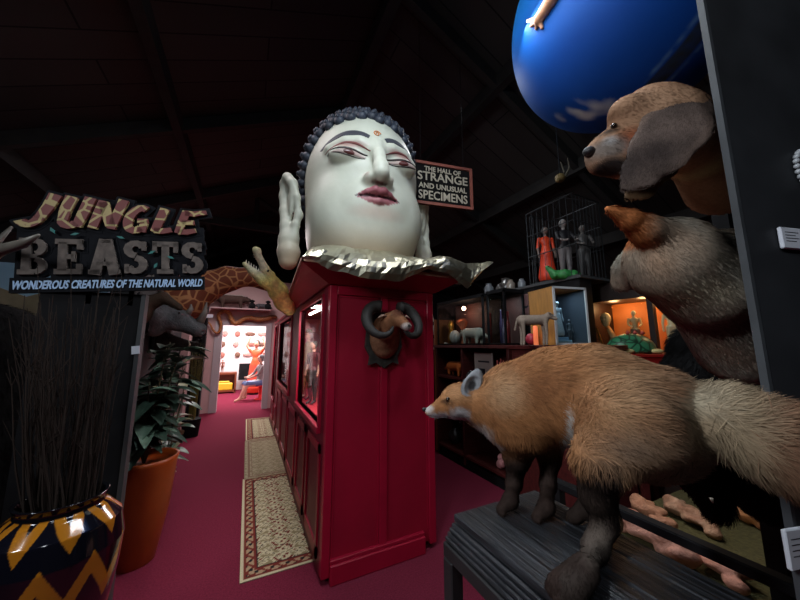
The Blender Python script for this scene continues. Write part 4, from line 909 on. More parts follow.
one('bead_string', m, mat('pearl_bead', srgb(170, 175, 180), .3), 'loop of pale beads hanging at the upper right edge of the black partition', 'beads', smooth=True)
# rear black board carrying the mounts
be = at(742, 300, 1.30); be[2] = 0; BM = Matrix.Translation(Vector(be)) @ Matrix.Rotation(radians(-15), 4, 'Z')
t = thing('mounting_board', BM @ Vector((.3, 0, 0)), 'black board behind the partition on which the dog and wolf heads hang', 'partition')
MB(BM).box((0, 0, .60), (.8, .03, 2.5)).build('board', BLK, t); MB(BM).box((0, .03, .60), (.04, .06, 2.5)).build('brace', BLK, t)
# ================================================ DOG HEAD
D0 = .95
t = thing('hound_head_mount', at(740, 195, 1.05), 'tan hound head mount with long drooping grey ear beside the black partition', 'animal mount')
dogf = U((E(Q(655, 127, D0, 1)[0], (.098, .085, .105)), 0), (C(Q(648, 122, D0, 1)[0], Q(662, 130, D0, 1)[0], .10, .10), .03),
  (C(Q(640, 134, D0-.02, 1)[0], Q(605, 150, D0-.02, 1)[0], .078, .044), .04), (C(Q(606, 149, D0-.02, 1)[0], Q(594, 152, D0-.02, 1)[0], .046, .024), .02),
  (E(Q(605, 162, D0-.02, 1)[0], (.046, .046, .036)), .03), (E(Q(626, 162, D0-.03, 1)[0], (.052, .052, .048)), .03), (E(Q(628, 112, D0-.04, 1)[0], (.055, .05, .04)), .03), (C(Q(603, 153, D0-.085, 1)[0], Q(634, 171, D0-.10, 1)[0], .004, .006), .01, 's'),
  (C(Q(668, 132, D0, 1)[0], Q(703, 146, 1.02, 1)[0], .10, .10), .05), (C(Q(703, 146, 1.02, 1)[0], Q(738, 190, 1.18, 1)[0], .10, .15), .05),
  (E(Q(617, 122.5, D0-.09, 1)[0], (.02, .02, .013)), .015, 's'))
def dogcol(P):
    c = np.tile(np.array(srgb(172, 136, 108)), (len(P), 1)); c = mix(c, srgb(128, 92, 68), .45+.6*nz(P, 17)); c = mix(c, srgb(150, 82, 54), .8*near(P, pA(632, 140, .87), (.05, .06, .05), .6))
    c = mix(c, srgb(176, 160, 120), .9*near(P, pA(706, 160, .98), (.05, .15, .10), .6)); c = mix(c, srgb(120, 112, 106), near(P, pA(607, 150, .9), (.06, .08, .04), .5)*.9)
    c = mix(c, srgb(50, 44, 42), near(P, pA(610, 168, .9), (.075, .08, .030), .5)); c = mix(c, srgb(30, 24, 22), near(P, pA(616, 123, .87), (.036, .07, .022), .5)); c = mix(c, srgb(190, 190, 190), .6*near(P, pA(616, 136, .87), (.016, .05, .022), .7)); return c
rv = bd_
def dogflow(P, N): d = np.tile(rv+np.array([0, 0, -.5]), (len(P), 1)); return d
skin('head_and_neck', dogf, (.55, .05, 1.75), (1.55, .95, 2.42), .011, FUR, t, dogcol, dict(n=26000, length=.011, w=.0009, flow=dogflow, lay=.9))
MB().ball(at(589, 151.5, .915), (.017, .017, .014), 12, 8).build('nose', NOSEM, t, True)
MB().ball(at(614, 126, .898), .009, 10, 8).build('eye', EYEM, t, True)
def earleaf(pts, th, col, name, par, fcol=None, seed=1, inner=None):
    """pts: (px,py,depth, halfwidth px)"""
    fs = [(C(at(a[0], a[1], a[2]), at(b[0], b[1], b[2]), 1, 1), 0) for a, b in zip(pts, pts[1:])]
    return fs
def flatear(par, spine, wid, th, col, n, length, name='ear', fl=(0, 0, -1), h=.007, vdir=None):
    """spine points in world, widths along; flattened along the viewing side"""
    S_ = [np.array(p) for p in spine]; c = sum(S_)/len(S_); ax = S_[-1]-S_[0]; ax /= np.linalg.norm(ax); nn = np.array(vdir, float); nn -= (nn@ax)*ax; nn /= np.linalg.norm(nn); sd = np.cross(nn, ax)
    R = np.stack([ax, sd, nn], 1); L = [(R.T@(p-c)) for p in S_]; sc = 1/th
    def f(X, Y, Z):   # scale thin axis
        Xs, Ys, Zs = X, Y, Z*sc; g = None
        for i in range(len(L)-1):
            a = L[i]*np.array([1, 1, sc]); b = L[i+1]*np.array([1, 1, sc]); v = C(a, b, wid[i], wid[i+1])(Xs, Ys, Zs); g = v if g is None else smin(g, v, .02)
        return g*th**.5
    M = np.eye(4); M[:3, :3] = R; M[:3, 3] = c; Lm = np.array(L); W = max(wid)
    lo = Lm.min(0)-[W, W, W*th]-h*2; hi = Lm.max(0)+[W, W, W*th]+h*2
    fd = R.T@np.array(fl, float)
    return skin(name, f, lo, hi, h, FUR, par, col, dict(n=n, length=length, w=.0009, flow=lambda P, N: np.tile(fd, (len(P), 1)), lay=.90, vary=.38, jit=.35), M=M)
vw = -ray(660, 130); 
def dearcol(P): c = np.tile(np.array(srgb(118, 102, 94)), (len(P), 1)); c = mix(c, srgb(58, 50, 48), .5+.7*nz(P, 18)); return mix(c, srgb(150, 128, 116), np.clip((np.abs(P[:, 1])-.055)/.02, 0, 1)*.5)
flatear(t, [at(682, 112, .86), at(676, 126, .84), at(659, 150, .83), at(641, 172, .835), at(625, 188, .84)], [.075, .082, .070, .046, .016], .20, dearcol, 18000, .010, vdir=vw, fl=(-.5, .3, -1))
flatear(t, [at(672, 140, 1.02), at(660, 165, 1.0), at(640, 188, .98), at(628, 198, .97)], [.04, .05, .04, .014], .22, srgb(92, 70, 50), 4000, .01, vdir=vw, fl=(-.5, .3, -1))
# ================================================ WOLF HEAD
t = thing('wolf_head_mount', at(745, 290, 1.0), 'grey and tan wolf head mount turned away below the hound head', 'animal mount')
wolf = U((E(Q(672, 258, .95, 1)[0], (.115, .10, .11)), 0), (C(Q(672, 262, .95, 1)[0], Q(706, 285, .96, 1)[0], .12, .13), .05), (C(Q(706, 285, .98, 1)[0], Q(742, 345, 1.06, 1)[0], .12, .13), .05), (C(Q(700, 260, .98, 1)[0], Q(738, 262, 1.12, 1)[0], .09, .12), .05),
  (C(Q(655, 262, 1.02, 1)[0], Q(630, 268, 1.12, 1)[0], .07, .05), .03), (C(Q(636, 262, 1.08, 1)[0], Q(622, 282, 1.14, 1)[0], .05, .034), .03), (C(Q(650, 275, 1.08, 1)[0], Q(642, 284, 1.12, 1)[0], .05, .03), .02), (chain([Q(664, 240, .91, 20), Q(645, 230, .885, 14), Q(628, 219, .87, 9), Q(608, 208.5, .86, 3)], .01), .02))
def wolfcol(P):
    c = np.tile(np.array(srgb(158, 128, 104)), (len(P), 1)); c = mix(c, srgb(150, 146, 134), .55+.7*nz(P, 15)); c = mix(c, srgb(60, 56, 56), .9*near(P, pA(706, 248, .9), (.09, .1, .055), .6))
    c = mix(c, srgb(184, 172, 148), .9*near(P, pA(694, 292, .88), (.10, .12, .05), .7)); c = mix(c, srgb(104, 84, 76), .7*near(P, pA(730, 325, .92), (.09, .12, .09), .6)); X, Y = sideview(P); c = mix(c, srgb(182, 112, 66), np.clip((662-X)/22, 0, 1)*(Y < 249)*np.clip((252-Y)/8, 0, 1)*(np.linalg.norm(P-O3, axis=1) < 1.62)); return c
skin('head_and_neck', wolf, (.6, .0, 1.3), (1.6, 1.05, 2.15), .011, FUR, t, wolfcol, dict(n=42000, length=lambda P: np.full(len(P), .024), w=.001, flow=lambda P, N: np.tile(rv*.8+np.array([0, 0, -.8]), (len(P), 1)), lay=.85, vary=.3))
def wearcol(P): return mix(np.tile(np.array(srgb(178, 104, 58)), (len(P), 1)), srgb(120, 70, 44), .4+.6*nz(P, 30))
flatear(t, [at(690, 240, 1.08), at(680, 228, 1.10), at(672, 222, 1.11)], [.05, .035, .006], .3, srgb(120, 112, 104), 2500, .012, vdir=-ray(680, 230), fl=(-.3, .3, 1))
# ================================================ BLACK SHAGGY ANIMAL
t = thing('black_bear_mount', at(725, 430, 1.12), 'shaggy black bear mount with lowered muzzle below the wolf head', 'animal mount')
bl = U((E(Q(715, 395, 1.22, 1)[0], (.17, .14, .17)), 0), (C(Q(700, 350, 1.25, 1)[0], Q(712, 400, 1.22, 1)[0], .10, .16), .06), (C(Q(715, 400, 1.2, 1)[0], Q(735, 455, 1.15, 1)[0], .17, .14), .06), (E(Q(695, 450, 1.12, 1)[0], (.11, .10, .12)), .05), (C(Q(700, 465, 1.1, 1)[0], Q(716, 505, 1.05, 1)[0], .09, .045), .04), (E(Q(718, 513, 1.04, 1)[0], (.03, .03, .022)), .01), (C(Q(740, 440, 1.15, 1)[0], Q(765, 490, 1.12, 1)[0], .13, .10), .05))
skin('body', bl, (.75, .05, .75), (1.9, 1.0, 1.75), .016, FUR, t, srgb(10, 10, 11), dict(n=30000, length=.045, w=.0012, flow=lambda P, N: np.tile([-.2, .1, -1.], (len(P), 1)), lay=.7, jit=.4))
MB().tube([at(711, 498, .985), at(713, 503, .98)], [.006, .002], 6).build('tooth', mat('ivory'), t, True)
MB().ball(at(719, 521, 1.03), (.014, .014, .01), 8, 6).build('nose', NOSEM, t, True)
# ================================================ BLUE GLOBE
gc = Vector(at(618, 20, 2.25)); gr = .735
t = thing('painted_globe', gc, 'huge glossy blue painted ball with clouds hanging above the hound head', 'ball')
nlat, nlon = 110, 200; m = MB(Matrix.Translation(gc)); m.ball((0, 0, 0), gr, nlon, nlat)
V = (np.array(m.v)-np.array(gc))/gr
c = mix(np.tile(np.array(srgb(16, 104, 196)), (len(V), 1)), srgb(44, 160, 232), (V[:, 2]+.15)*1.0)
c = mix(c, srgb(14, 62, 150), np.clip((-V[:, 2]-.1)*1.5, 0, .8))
def gdir(px, py):   # direction on the ball seen at this pixel
    r = ray(px, py); r /= np.linalg.norm(r); oc = O3-np.array(gc); b = r@oc; q = b*b-(oc@oc-gr*gr); s = -b-math.sqrt(max(q, 0)); p = O3+r*s-np.array(gc); return p/np.linalg.norm(p)
for (px, py, ra, st) in ((588, 112, .16, .7), (575, 108, .12, .5), (606, 108, .12, .6), (560, 118, .10, .4), (620, 118, .13, .4)):
    dd = gdir(px, py); d_ = np.linalg.norm((V-dd)*np.array([1, 1, 1.7]), axis=1); c = mix(c, srgb(205, 208, 214), np.clip((1-d_/ra)*2, 0, 1)*np.clip(.5+1.3*nz(V, 14), 0, 1)*min(1, st*1.4))
dd = gdir(684, 52); ax1 = gdir(700, 30)-gdir(662, 75); ax1 /= np.linalg.norm(ax1); rel = V-dd; al = rel@ax1; pe_ = np.linalg.norm(rel-al[:, None]*ax1, axis=1)
c = mix(c, srgb(52, 56, 40), np.clip((1-pe_/.085)*4, 0, 1)*(np.abs(al) < .3)*(.8+.2*nz(V, 30)))
c = mix(c, srgb(120, 160, 200), np.clip((1-np.abs(pe_-.11)/.03)*1.2, 0, 1)*(np.abs(al) < .25)*.6*np.clip(nz(V, 25)+.5, 0, 1))
for p_, r_ in ((525, 55, ), ): pass
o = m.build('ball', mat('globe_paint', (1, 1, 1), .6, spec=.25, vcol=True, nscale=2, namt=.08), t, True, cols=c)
hp = [np.array(gc)+gdir(*p)*(gr*1.012) for p in ((560, -14), (552, 0), (546, 10), (540, 19))]
fo_ = [(chain([(hp[0], .05), (hp[1], .04), (hp[2], .034), (hp[3], .036)], .02), 0)]
for (tx, ty) in ((529, 21), (532, 26), (537, 29), (543, 28)): fo_.append((C(hp[3], np.array(gc)+gdir(tx, ty)*(gr*1.012), .02, .010), .008))
lo = np.min(hp, 0)-.2; hi = np.max(hp, 0)+.2
skin('painted_hand', U(*fo_), lo, hi, .010, mat('painted_flesh', srgb(206, 150, 116), .5, nscale=10, namt=.15), t)
MB().tube([(gc.x, gc.y, gc.z+gr-.01), (gc.x, gc.y, roofz(gc.x))], .008, 6).build('hanging_cable', STEEL, t)
# ================================================ figures: one continuous body each
def figure(parent, M, pose='stand', skinc=srgb(200, 150, 125), top=(.5, .1, .05), bottom=(.1, .15, .3), hair=(.03, .02, .02), dress=False, h=.014, arms='down', hat=None, s=1.0):
    """unit height 1, facing -y; M places it"""
    hipz = .5 if pose == 'stand' else .30
    zo = 0 if pose == 'stand' else -.20
    b = [(C((0, 0, .54+zo), (0, .01, .70+zo), .062, .062), 0), (E((0, .005, .76+zo), (.10, .055, .075)), .04), (C((0, 0, .82+zo), (0, -.005, .87+zo), .026, .024), .02),
         (E((0, -.01, .935+zo), (.047, .057, .066)), .012), (C((0, -.06, .935+zo), (0, -.068, .925+zo), .009, .008), .006), (E((.047, -.005, .935+zo), (.008, .012, .018)), .004), (E((-.047, -.005, .935+zo), (.008, .012, .018)), .004)]
    for sx in (-1, 1):
        if pose == 'stand': L = [((sx*.045, 0, .52), .058), ((sx*.055, -.005, .28), .038), ((sx*.055, .01, .05), .022), ((sx*.055, -.06, .018), .017)]
        else: L = [((sx*.05, 0, .30), .062), ((sx*.07, -.24, .29), .044), ((sx*.07, -.28-.06*sx, .05), .026), ((sx*.07, -.36-.06*sx, .018), .017)]
        b.append((chain(L, .015), .03))
        if arms == 'up': A = [((sx*.10, 0, .79+zo), .03), ((sx*.17, -.03, .90+zo), .022), ((sx*.12, -.04, 1.03+zo), .015), ((sx*.12, -.04, 1.07+zo), .016)]
        elif arms == 'fwd' : A = [((sx*.11, 0, .79+zo), .03), ((sx*.13, -.08, .66+zo), .023), ((sx*.08, -.2, .60+zo), .016), ((sx*.07, -.24, .60+zo), .017)]
        else: A = [((sx*.11, 0, .79+zo), .03), ((sx*.14, .01, .63+zo), .023), ((sx*.145, -.03, .49+zo), .016), ((sx*.14, -.035, .45+zo), .018)]
        b.append((chain(A, .01), .015))
    if dress: b.append((C((0, .0, .60), (0, .0, .12), .075, .15), .03))
    f = U(*b)
    def col(P):
        c = np.tile(np.array(top, float), (len(P), 1)); z = P[:, 2]-zo; c[z < .54] = bottom; ax = np.abs(P[:, 0]); c[z > .84] = skinc
        if pose == 'stand': c[P[:, 2] < .035] = (.02, .02, .02)
        else: c[(P[:, 2] < .28) & (P[:, 1] < -.1)] = skinc
        hand = ((ax > .115) & (z < .62) & (z > .40)) if arms == 'down' else ((z > .95) & (ax > .08)) if arms == 'up' else ((P[:, 1] < -.13) & (z > .56)); c[hand] = skinc
        ey = near(P, (.018, -.062, .94+zo), (.009, .02, .006), .3)+near(P, (-.018, -.062, .94+zo), (.009, .02, .006), .3); c = mix(c, (.02, .02, .02), ey); c = mix(c, (.3, .05, .05), near(P, (0, -.06, .905+zo), (.015, .02, .004), .3)); return c
    S_ = np.array(M @ Matrix.Scale(s, 4))
    o = skin('body', f, (-.22, -.45 if pose != 'stand' else -.27, -.005), (.22, .2, 1.12+zo), h, SKIN, parent, col, M=S_)
    if hair is not None:
        hf = U((E((0, .006, .945+zo), (.054, .062, .070)), 0), (E((0, -.06, .915+zo), (.06, .05, .06)), .01, 's'))
        skin('hair', hf, (-.07, -.08, .86+zo), (.07, .09, 1.03+zo), .008, mat('hair_%d' % int(hair[0]*1000), hair, .7), parent, None, M=S_)
    if hat:
        mb = MB(M @ Matrix.Scale(s, 4)); mb.lathe([(.09, .975), (.088, .983), (.05, .985), (.045, 1.02), (.01, 1.025)], (0, 0, zo), 16); mb.build('hat', mat('khaki_hat', hat, .8), parent, True)
    return o
def place_fig(name, loc, rz, s, label, cat='mannequin', group=None, **k):
    t = thing(name, loc, label, cat, group); figure(t, M4(loc, rz), s=s, **k); return t
# ---- in the booth
place_fig('mannequin', (.70, 4.02, .94), radians(-60), .84, 'khaki uniformed mannequin with brimmed hat inside the nearest lit booth window', top=srgb(150, 136, 104), bottom=srgb(140, 126, 98), hair=(.3, .3, .28), hat=srgb(120, 108, 84))
place_fig('mannequin', (.70, 3.66, .94), radians(-60), .70, 'small dark-dressed mannequin in front corner of the nearest lit booth window', top=srgb(90, 30, 34), bottom=srgb(50, 44, 42), hair=(.05, .04, .03))
m = MB(); m.ball((.72, 4.5, 1.86), (.075, .075, .075), 14, 10); m.lathe([(.008, .07), (.008, .16)], (.72, 4.5, 1.86), 6)
one('paper_lantern', m, mat('lantern_paper', srgb(235, 215, 210), .7), 'round pale paper lantern hanging in the nearest lit booth window', 'lantern', smooth=True)
plant('booth_fern', (.72, 5.95, 0), .94, 1.5, .10, 30, .10, .06, 'dark green leafy plant behind the middle window of the booth', 21, (LEAF1, mat('booth_leaf', srgb(30, 52, 30), .5)), .4, 5)
# ---- snake on the end wall
sp = [(200, 325), (203, 328), (205, 325), (204, 321), (200, 321), (199, 325), (202, 330), (206, 323), (210, 325), (213, 331), (217, 334), (220, 331), (221, 325), (219, 319), (219, 315), (224, 312), (229, 314), (231, 319), (234, 324), (238, 324), (244, 320), (250, 319), (258, 320.5), (266, 320), (271, 318)][6:]
pts = [ony(a, b-1, 8.70) for a, b in sp]; pts = [np.array(p) for p in pts]
sm = []; 
for i in range(len(pts)-1):
    for j in range(4):
        q = j/4; p0 = pts[max(i-1, 0)]; p1 = pts[i]; p2 = pts[i+1]; p3 = pts[min(i+2, len(pts)-1)]
        sm.append(.5*((2*p1)+(p2-p0)*q+(2*p0-5*p1+4*p2-p3)*q*q+(3*p1-p0-3*p2+p3)*q**3))
sm.append(pts[-1]); n = len(sm)
t = thing('mounted_snake', sm[n//2], 'coiled orange-brown snake mounted on the pale wall above the bright doorway', 'snake')
MB().tube(sm, [.012+.05*min(1, i/n*1.5) for i in range(n)], 10).build('body', patch_mat('snake_skin', srgb(150, 84, 44), srgb(196, 128, 72), 22, .03, .2, .5), t, True)
m = MB(); m.ball((0, 0, 0), (.11, .05, .055), 12, 8); m.M = None; hp_ = sm[-1]; m.v = [(a+hp_[0]+.05, b+hp_[1], c+hp_[2]) for a, b, c in m.v]; m.build('head', mat('snake_head', srgb(130, 72, 40), .5), t, True)
MB().box((-.80, 8.66, 2.0), (-.64, 8.67, 2.07)).v
m = MB(Matrix.Translation(Vector(ony(209, 316, 7.25)))); m.box((-.07, 0, -.035), (.07, .008, .035)); one('label_card', m, PAPER, 'small pale label plate on the black column left of the mounted snake', 'label')
# ---- shelf over the doorway with animals
A = ony(210, 308, 8.45); B = ony(283, 308, 8.45)
m = MB(); m.box((A[0], 8.42, 2.47), (.50, 8.8, 2.50), .004); tt3 = one('wall_shelf', m, mat('shelf_pale', srgb(190, 160, 160), .6), 'pale wall shelf above the doorway carrying small stuffed animals', 'shelf')
def beast(name, c, s, col, label, cat, stripe=None, rz=0, group=None, furn=1500):
    t = thing(name, c, label, cat, group); f = U((C((-.22, 0, .24), (.2, 0, .25), .12, .11), 0), (C((.2, 0, .27), (.38, 0, .24), .08, .055), .05), (C((.38, 0, .24), (.49, 0, .20), .05, .02), .02), (C((-.3, 0, .24), (-.5, 0, .14), .05, .03), .03),
        *[(C((x, y, .2), (x+.01, y, .035), .05, .028), .03) for x in (-.22, .2) for y in (-.07, .07)], (E((.34, .05, .31), (.02, .015, .025)), .01), (E((.34, -.05, .31), (.02, .015, .025)), .01))
    def cf(P):
        k = np.tile(np.array(col, float), (len(P), 1))
        if stripe is not None: k = mix(k, stripe, np.clip((P[:, 2]-.32)/.02, 0, 1)*(np.abs(P[:, 1]) < .07))
        return k
    skin('body', f, (-.56, -.2, -.0), (.54, .2, .42), .02, FUR, t, cf, dict(n=furn, length=.03, w=.003, flow=lambda P, N: np.tile([-1, 0, -.5], (len(P), 1))), M=np.array(M4(c, rz, s=s)))
    for y in (-.035, .035):
        p = M4(c, rz, s=s) @ Vector((.42, y, .25)); MB().ball(tuple(p), .008*s*1.5, 6, 5).build('eye', EYEM, t, True)
    return t
beast('stuffed_badger', (-.40, 8.62, 2.50), .95, srgb(84, 66, 60), 'brown stuffed badger with pale back stripe on the shelf above the doorway', 'stuffed animal', srgb(190, 180, 170))
beast('stuffed_anteater', (.30, 8.66, 2.50), .45, srgb(96, 94, 98), 'grey stuffed animal at the right of the shelf above the doorway', 'stuffed animal', rz=pi)
for x, lb in ((.05, 'left'), (.42, 'right')):
    t = thing('black_monkey_figure', (x, 8.5, 2.5), 'small black monkey figure on the %s in the pair on the doorway shelf' % lb, 'figurine', 'pair of black monkey figures')
    skin('body', U((E((0, 0, .08), (.06, .05, .08)), 0), (E((0, -.01, .19), (.045, .045, .045)), .02), (E((.05, 0, .2), (.015, .01, .02)), .01), (E((-.05, 0, .2), (.015, .01, .02)), .01), (C((.05, 0, .12), (.06, -.06, .03), .02), .02), (C((-.05, 0, .12), (-.06, -.06, .03), .02), .02)), (-.12, -.12, -.01), (.12, .1, .26), .012, BLK, t, None, M=np.array(M4((x, 8.5, 2.5))))
# ---- crocodile on the booth side
t = thing('crocodile_mount', (.46, 3.75, 2.05), 'pale yellow crocodile with gaping jaws rearing from the side of the red booth', 'crocodile')
cp = lambda x, y, d: at(x, y, d)
cf_ = U((chain([(cp(289, 309, 3.62), .08), (cp(284, 302, 3.52), .10), (cp(278, 291, 3.42), .10), (cp(273, 283, 3.36), .075)], .04), 0),
  (chain([(cp(273, 283, 3.36), .065), (cp(265, 269, 3.28), .045), (cp(259, 257, 3.22), .032), (cp(257, 251, 3.2), .038), (cp(255.5, 249.5, 3.2), .03)], .02), .03),
  (chain([(cp(273, 287, 3.36), .07), (cp(264, 281, 3.3), .062), (cp(253, 272, 3.24), .042), (cp(244.5, 264, 3.2), .022)], .02), .02), (E(cp(272, 274, 3.33), (.03, .03, .03)), .02))
def crocc(P):
    c = np.tile(np.array(srgb(214, 208, 120)), (len(P), 1)); c = mix(c, srgb(206, 200, 170), near(P, cp(257, 262, 3.22), (.2, .4, .22), .6)); c = mix(c, srgb(178, 120, 100), .7*near(P, cp(277, 283, 3.2), (.06, .2, .10), .6)); return mix(c, srgb(120, 110, 62), .5*nz(P, 40))
skin('body', cf_, (-.35, 2.9, 1.70), (.62, 4.0, 2.75), .014, HIDE, t, crocc)
m = MB()
for i in range(9):
    q = i/8; a = cp(246+20*q, 263.5+13*q, 3.2+.07*q); m.tube([a, a+np.array([.0, 0, .045])], [.010, .001], 5); a = cp(256+10*q, 253+17*q, 3.2+.07*q); m.tube([a, a+np.array([-.03, 0, -.03])], [.009, .001], 5)
m.build('teeth', mat('ivory'), t)
for py in (.0,): MB().ball(tuple(cp(268, 271, 3.2)), .013, 8, 6).build('eye', EYEM, t, True)
# ================================================ BACK ROOM
place_fig('person_seated', (.42, 10.35, 0), radians(-75), 1.62, 'person in blue jeans and grey top seated on a red stool beyond the doorway', 'person', pose='sit', skinc=srgb(205, 160, 140), top=srgb(120, 116, 118), bottom=srgb(80, 104, 150), hair=(.12, .12, .13), arms='fwd')
m = MB(); m.lathe([(.17, 0), (.16, .02), (.05, .04), (.05, .38)], (.45, 10.35, 0), 16); t = thing('red_stool', (.45, 10.35, 0), 'round red stool under the seated person beyond the doorway', 'stool'); m.build('base', mat('bright_red', srgb(210, 30, 40), .4), t, True)
MB().lathe([(.17, .38), (.18, .39), (.18, .40), (.16, .41)], (.45, 10.35, 0), 20).build('seat', mat('bright_red'), t, True)
place_fig('standing_mannequin', (.30, 11.5, 0), radians(-20), 1.75, 'standing figure in a long orange-red dress with raised arms beyond the doorway', 'mannequin', dress=True, top=srgb(226, 84, 44), bottom=srgb(220, 70, 44), arms='up', hair=(.04, .03, .02))
t = thing('wooden_cabinet', (-.75, 12.2, 0), 'small brown wooden cabinet with a yellow item below, beyond the doorway', 'cabinet')
MB().box((-1.05, 12.0, .62), (-.25, 12.4, .68)).box((-1.05, 12.0, 0), (-1.0, 12.4, .62)).box((-.30, 12.0, 0), (-.25, 12.4, .62)).box((-1.05, 12.36, 0), (-.25, 12.4, .62)).box((-1.05, 12.0, .05), (-.25, 12.4, .1)).build('carcass', mat('mid_brown_wood', srgb(126, 66, 40), .5), t)
MB().box((-.9, 12.02, .1), (-.35, 12.3, .34), .03).box((-.8, 12.05, .34), (-.45, 12.25, .40), .02).build('tray', mat('yellow_plastic', srgb(226, 190, 50), .4), t)
t = thing('flat_screen', (.1, 12.5, .3), 'black flat screen on a low stand beyond the doorway', 'screen')
MB().box((-.2, 12.4, .38), (.42, 12.45, .95), .01).build('screen', BLK, t); MB().box((0, 12.35, 0), (.22, 12.55, .04)).box((.08, 12.42, .04), (.14, 12.46, .5)).build('stand', BLK, t)
rr = random.Random(8)
for i in range(12):
    x = -.75+.42*(i % 4)+rr.uniform(-.05, .05); z = 1.25+.38*(i//4); m = MB(Matrix.Translation((x, 12.80, z)))
    m.ball((0, 0, 0), (.17 if i % 4 > 1 else .09, .03, .07 if i % 4 > 1 else .10), 16, 8)
    o = one('wall_ornament', m, mat('ornament_%d' % (i % 3), (srgb(176, 110, 96), srgb(120, 84, 66), srgb(200, 150, 140))[i % 3], .6, nscale=30, namt=.4), '%s wall ornament in the %s row, %s of four, beyond the doorway' % (('pinkish', 'dark brown', 'pale pink')[i % 3], ('lowest', 'middle', 'top')[i//4], ('leftmost', 'second from left', 'third from left', 'rightmost')[i % 4]), 'ornament', 'woven wall ornaments beyond the doorway', True)
place_fig('carved_figure', (-.70, 12.2, .68), radians(-10), .42, 'brown carved figure standing on the wooden cabinet beyond the doorway', 'figurine', top=srgb(120, 60, 36), bottom=srgb(96, 50, 32), skinc=srgb(150, 84, 50), hair=None)
# ================================================ RIGHT: BOOKCASE WITH CASES
CABW = mat('mahogany_wood', srgb(74, 28, 26), .45, nscale=5, namt=.4, stretch=(1, 8, 8))
SHX0, SHX1 = 2.65, 3.05
t = thing('open_bookcase', (2.85, 3.3, 0), 'low mahogany open bookcase behind the fox head holding small exhibits', 'bookcase')
m = MB()
for y in (4.08, 3.46, 2.62): m.box((SHX0, y-.035, .05), (SHX1, y, 1.56), .003)
m.box((SHX1-.02, 2.6, .05), (SHX1, 4.08, 1.56)); m.build('frame', CABW, t)
MB().box((SHX0-.03, 2.56, 1.56), (SHX1+.01, 4.12, 1.60), .004).build('top', CABW, t)
for z in (1.12, .62, .14): MB().box((SHX0, 2.6, z), (SHX1-.02, 4.06, z+.03)).build('shelf', CABW, t)
MB().box((SHX0+.02, 2.6, 0), (SHX1, 4.06, .10)).build('plinth', BLK, t)
MB().box((SHX0-.01, 4.085, .05), (SHX1, 4.11, 2.0)).build('end_strip', mat('orange_brown_strip', srgb(130, 72, 40), .6), t)
# glass case 1
def vitrine(name, x0, x1, y0, y1, z0, z1, label, fr=.022, fm=None):
    fm = fm or BLK; t = thing(name, ((x0+x1)/2, (y0+y1)/2, z0), label, 'display case'); m = MB()
    for x in (x0, x1-fr):
        for y in (y0, y1-fr): m.box((x, y, z0), (x+fr, y+fr, z1))
    for z in (z0, z1-fr):
        for y in (y0, y1-fr): m.box((x0, y, z), (x1, y+fr, z+fr))
        for x in (x0, x1-fr): m.box((x, y0, z), (x+fr, y1, z+fr))
    m.box((x0, y0, z0), (x1, y1, z0+.012)); m.build('frame', fm, t)
    MB().box((x0, y0, z1), (x1, y1, z1+.02)).build('lid', fm, t)
    for q in (((x0+.004, y0+fr, z0+fr), (x0+.008, y1-fr, z1-fr)), ((x0+fr, y0+.004, z0+fr), (x1-fr, y0+.008, z1-fr)), ((x0+fr, y1-.008, z0+fr), (x1-fr, y1-.004, z1-fr))): MB().box(*q).build('pane', GLASS, t)
    MB().box((x1-.012, y0+fr, z0+fr), (x1-.006, y1-fr, z1-fr)).build('back_panel', mat('case_back', srgb(70, 38, 34), .7, nscale=4, namt=.4), t)
    return t
vitrine('glass_display_case', 2.67, 3.03, 3.0, 4.06, 1.60, 2.24, 'black framed glass display case with lit bulb and white animal on the bookcase')
point('light_case', (2.86, 3.62, 2.06), 1.6, (1, .6, .42), .03)
m = MB(); m.ball((2.86, 3.62, 2.14), .03, 10, 8); one('case_bulb', m, mat('warm_bulb', (1, 1, 1), .5, emit=(1, .6, .4), es=14), 'small glowing warm bulb under the lid of the glass display case', 'lamp', smooth=True)
beast('white_stuffed_animal', (2.84, 3.42, 1.613), .62, srgb(196, 186, 172), 'white and tan stuffed animal inside the lit glass display case', 'stuffed animal', srgb(214, 210, 206), rz=pi/2)
m = MB(); m.lathe([(.03, 0), (.03, .4), (.02, .42)], (2.92, 3.16, 1.612), 12); one('red_candle', m, mat('red_wax', srgb(190, 60, 50), .4), 'tall red candle in the right end of the lit glass display case', 'candle', smooth=True)
m = MB()
for i in range(16): a = -.8+1.6*i/15; p = Vector((2.86, 3.66, 1.80)); m.tube([p, p+Vector((.0, sin(a)*.12, cos(a)*.13)), p+Vector((-.02, sin(a)*.2, cos(a)*.2))], [.006, .014, .003], 5, flat=.4)
m.lathe([(.04, 0), (.02, .06), (.015, .19)], (2.86, 3.66, 1.612), 10)
one('feather_fan', m, mat('orange_feather', srgb(206, 110, 70), .7), 'spread orange feather plume standing in the lit glass display case', 'feathers')
m = MB(); m.lathe([(.04, 0), (.05, .1), (.03, .2), (.045, .3), (.02, .36)], (2.84, 3.93, 1.612), 12); one('gold_vase', m, mat('gold_lustre', srgb(190, 140, 60), .3, .6), 'small golden vase at the left end of the lit glass display case', 'vase', smooth=True)
m = MB(); m.ball((2.80, 3.78, 1.72), (.07, .10, .10), 14, 10); m.tube([(2.75, 3.9, 1.62), (2.75, 3.98, 1.63)], .015, 6)
one('pale_skull', m, mat('bone', srgb(176, 166, 158), .6, nscale=20, namt=.2), 'rounded grey bone beside the white animal in the lit glass display case', 'bone', smooth=True)
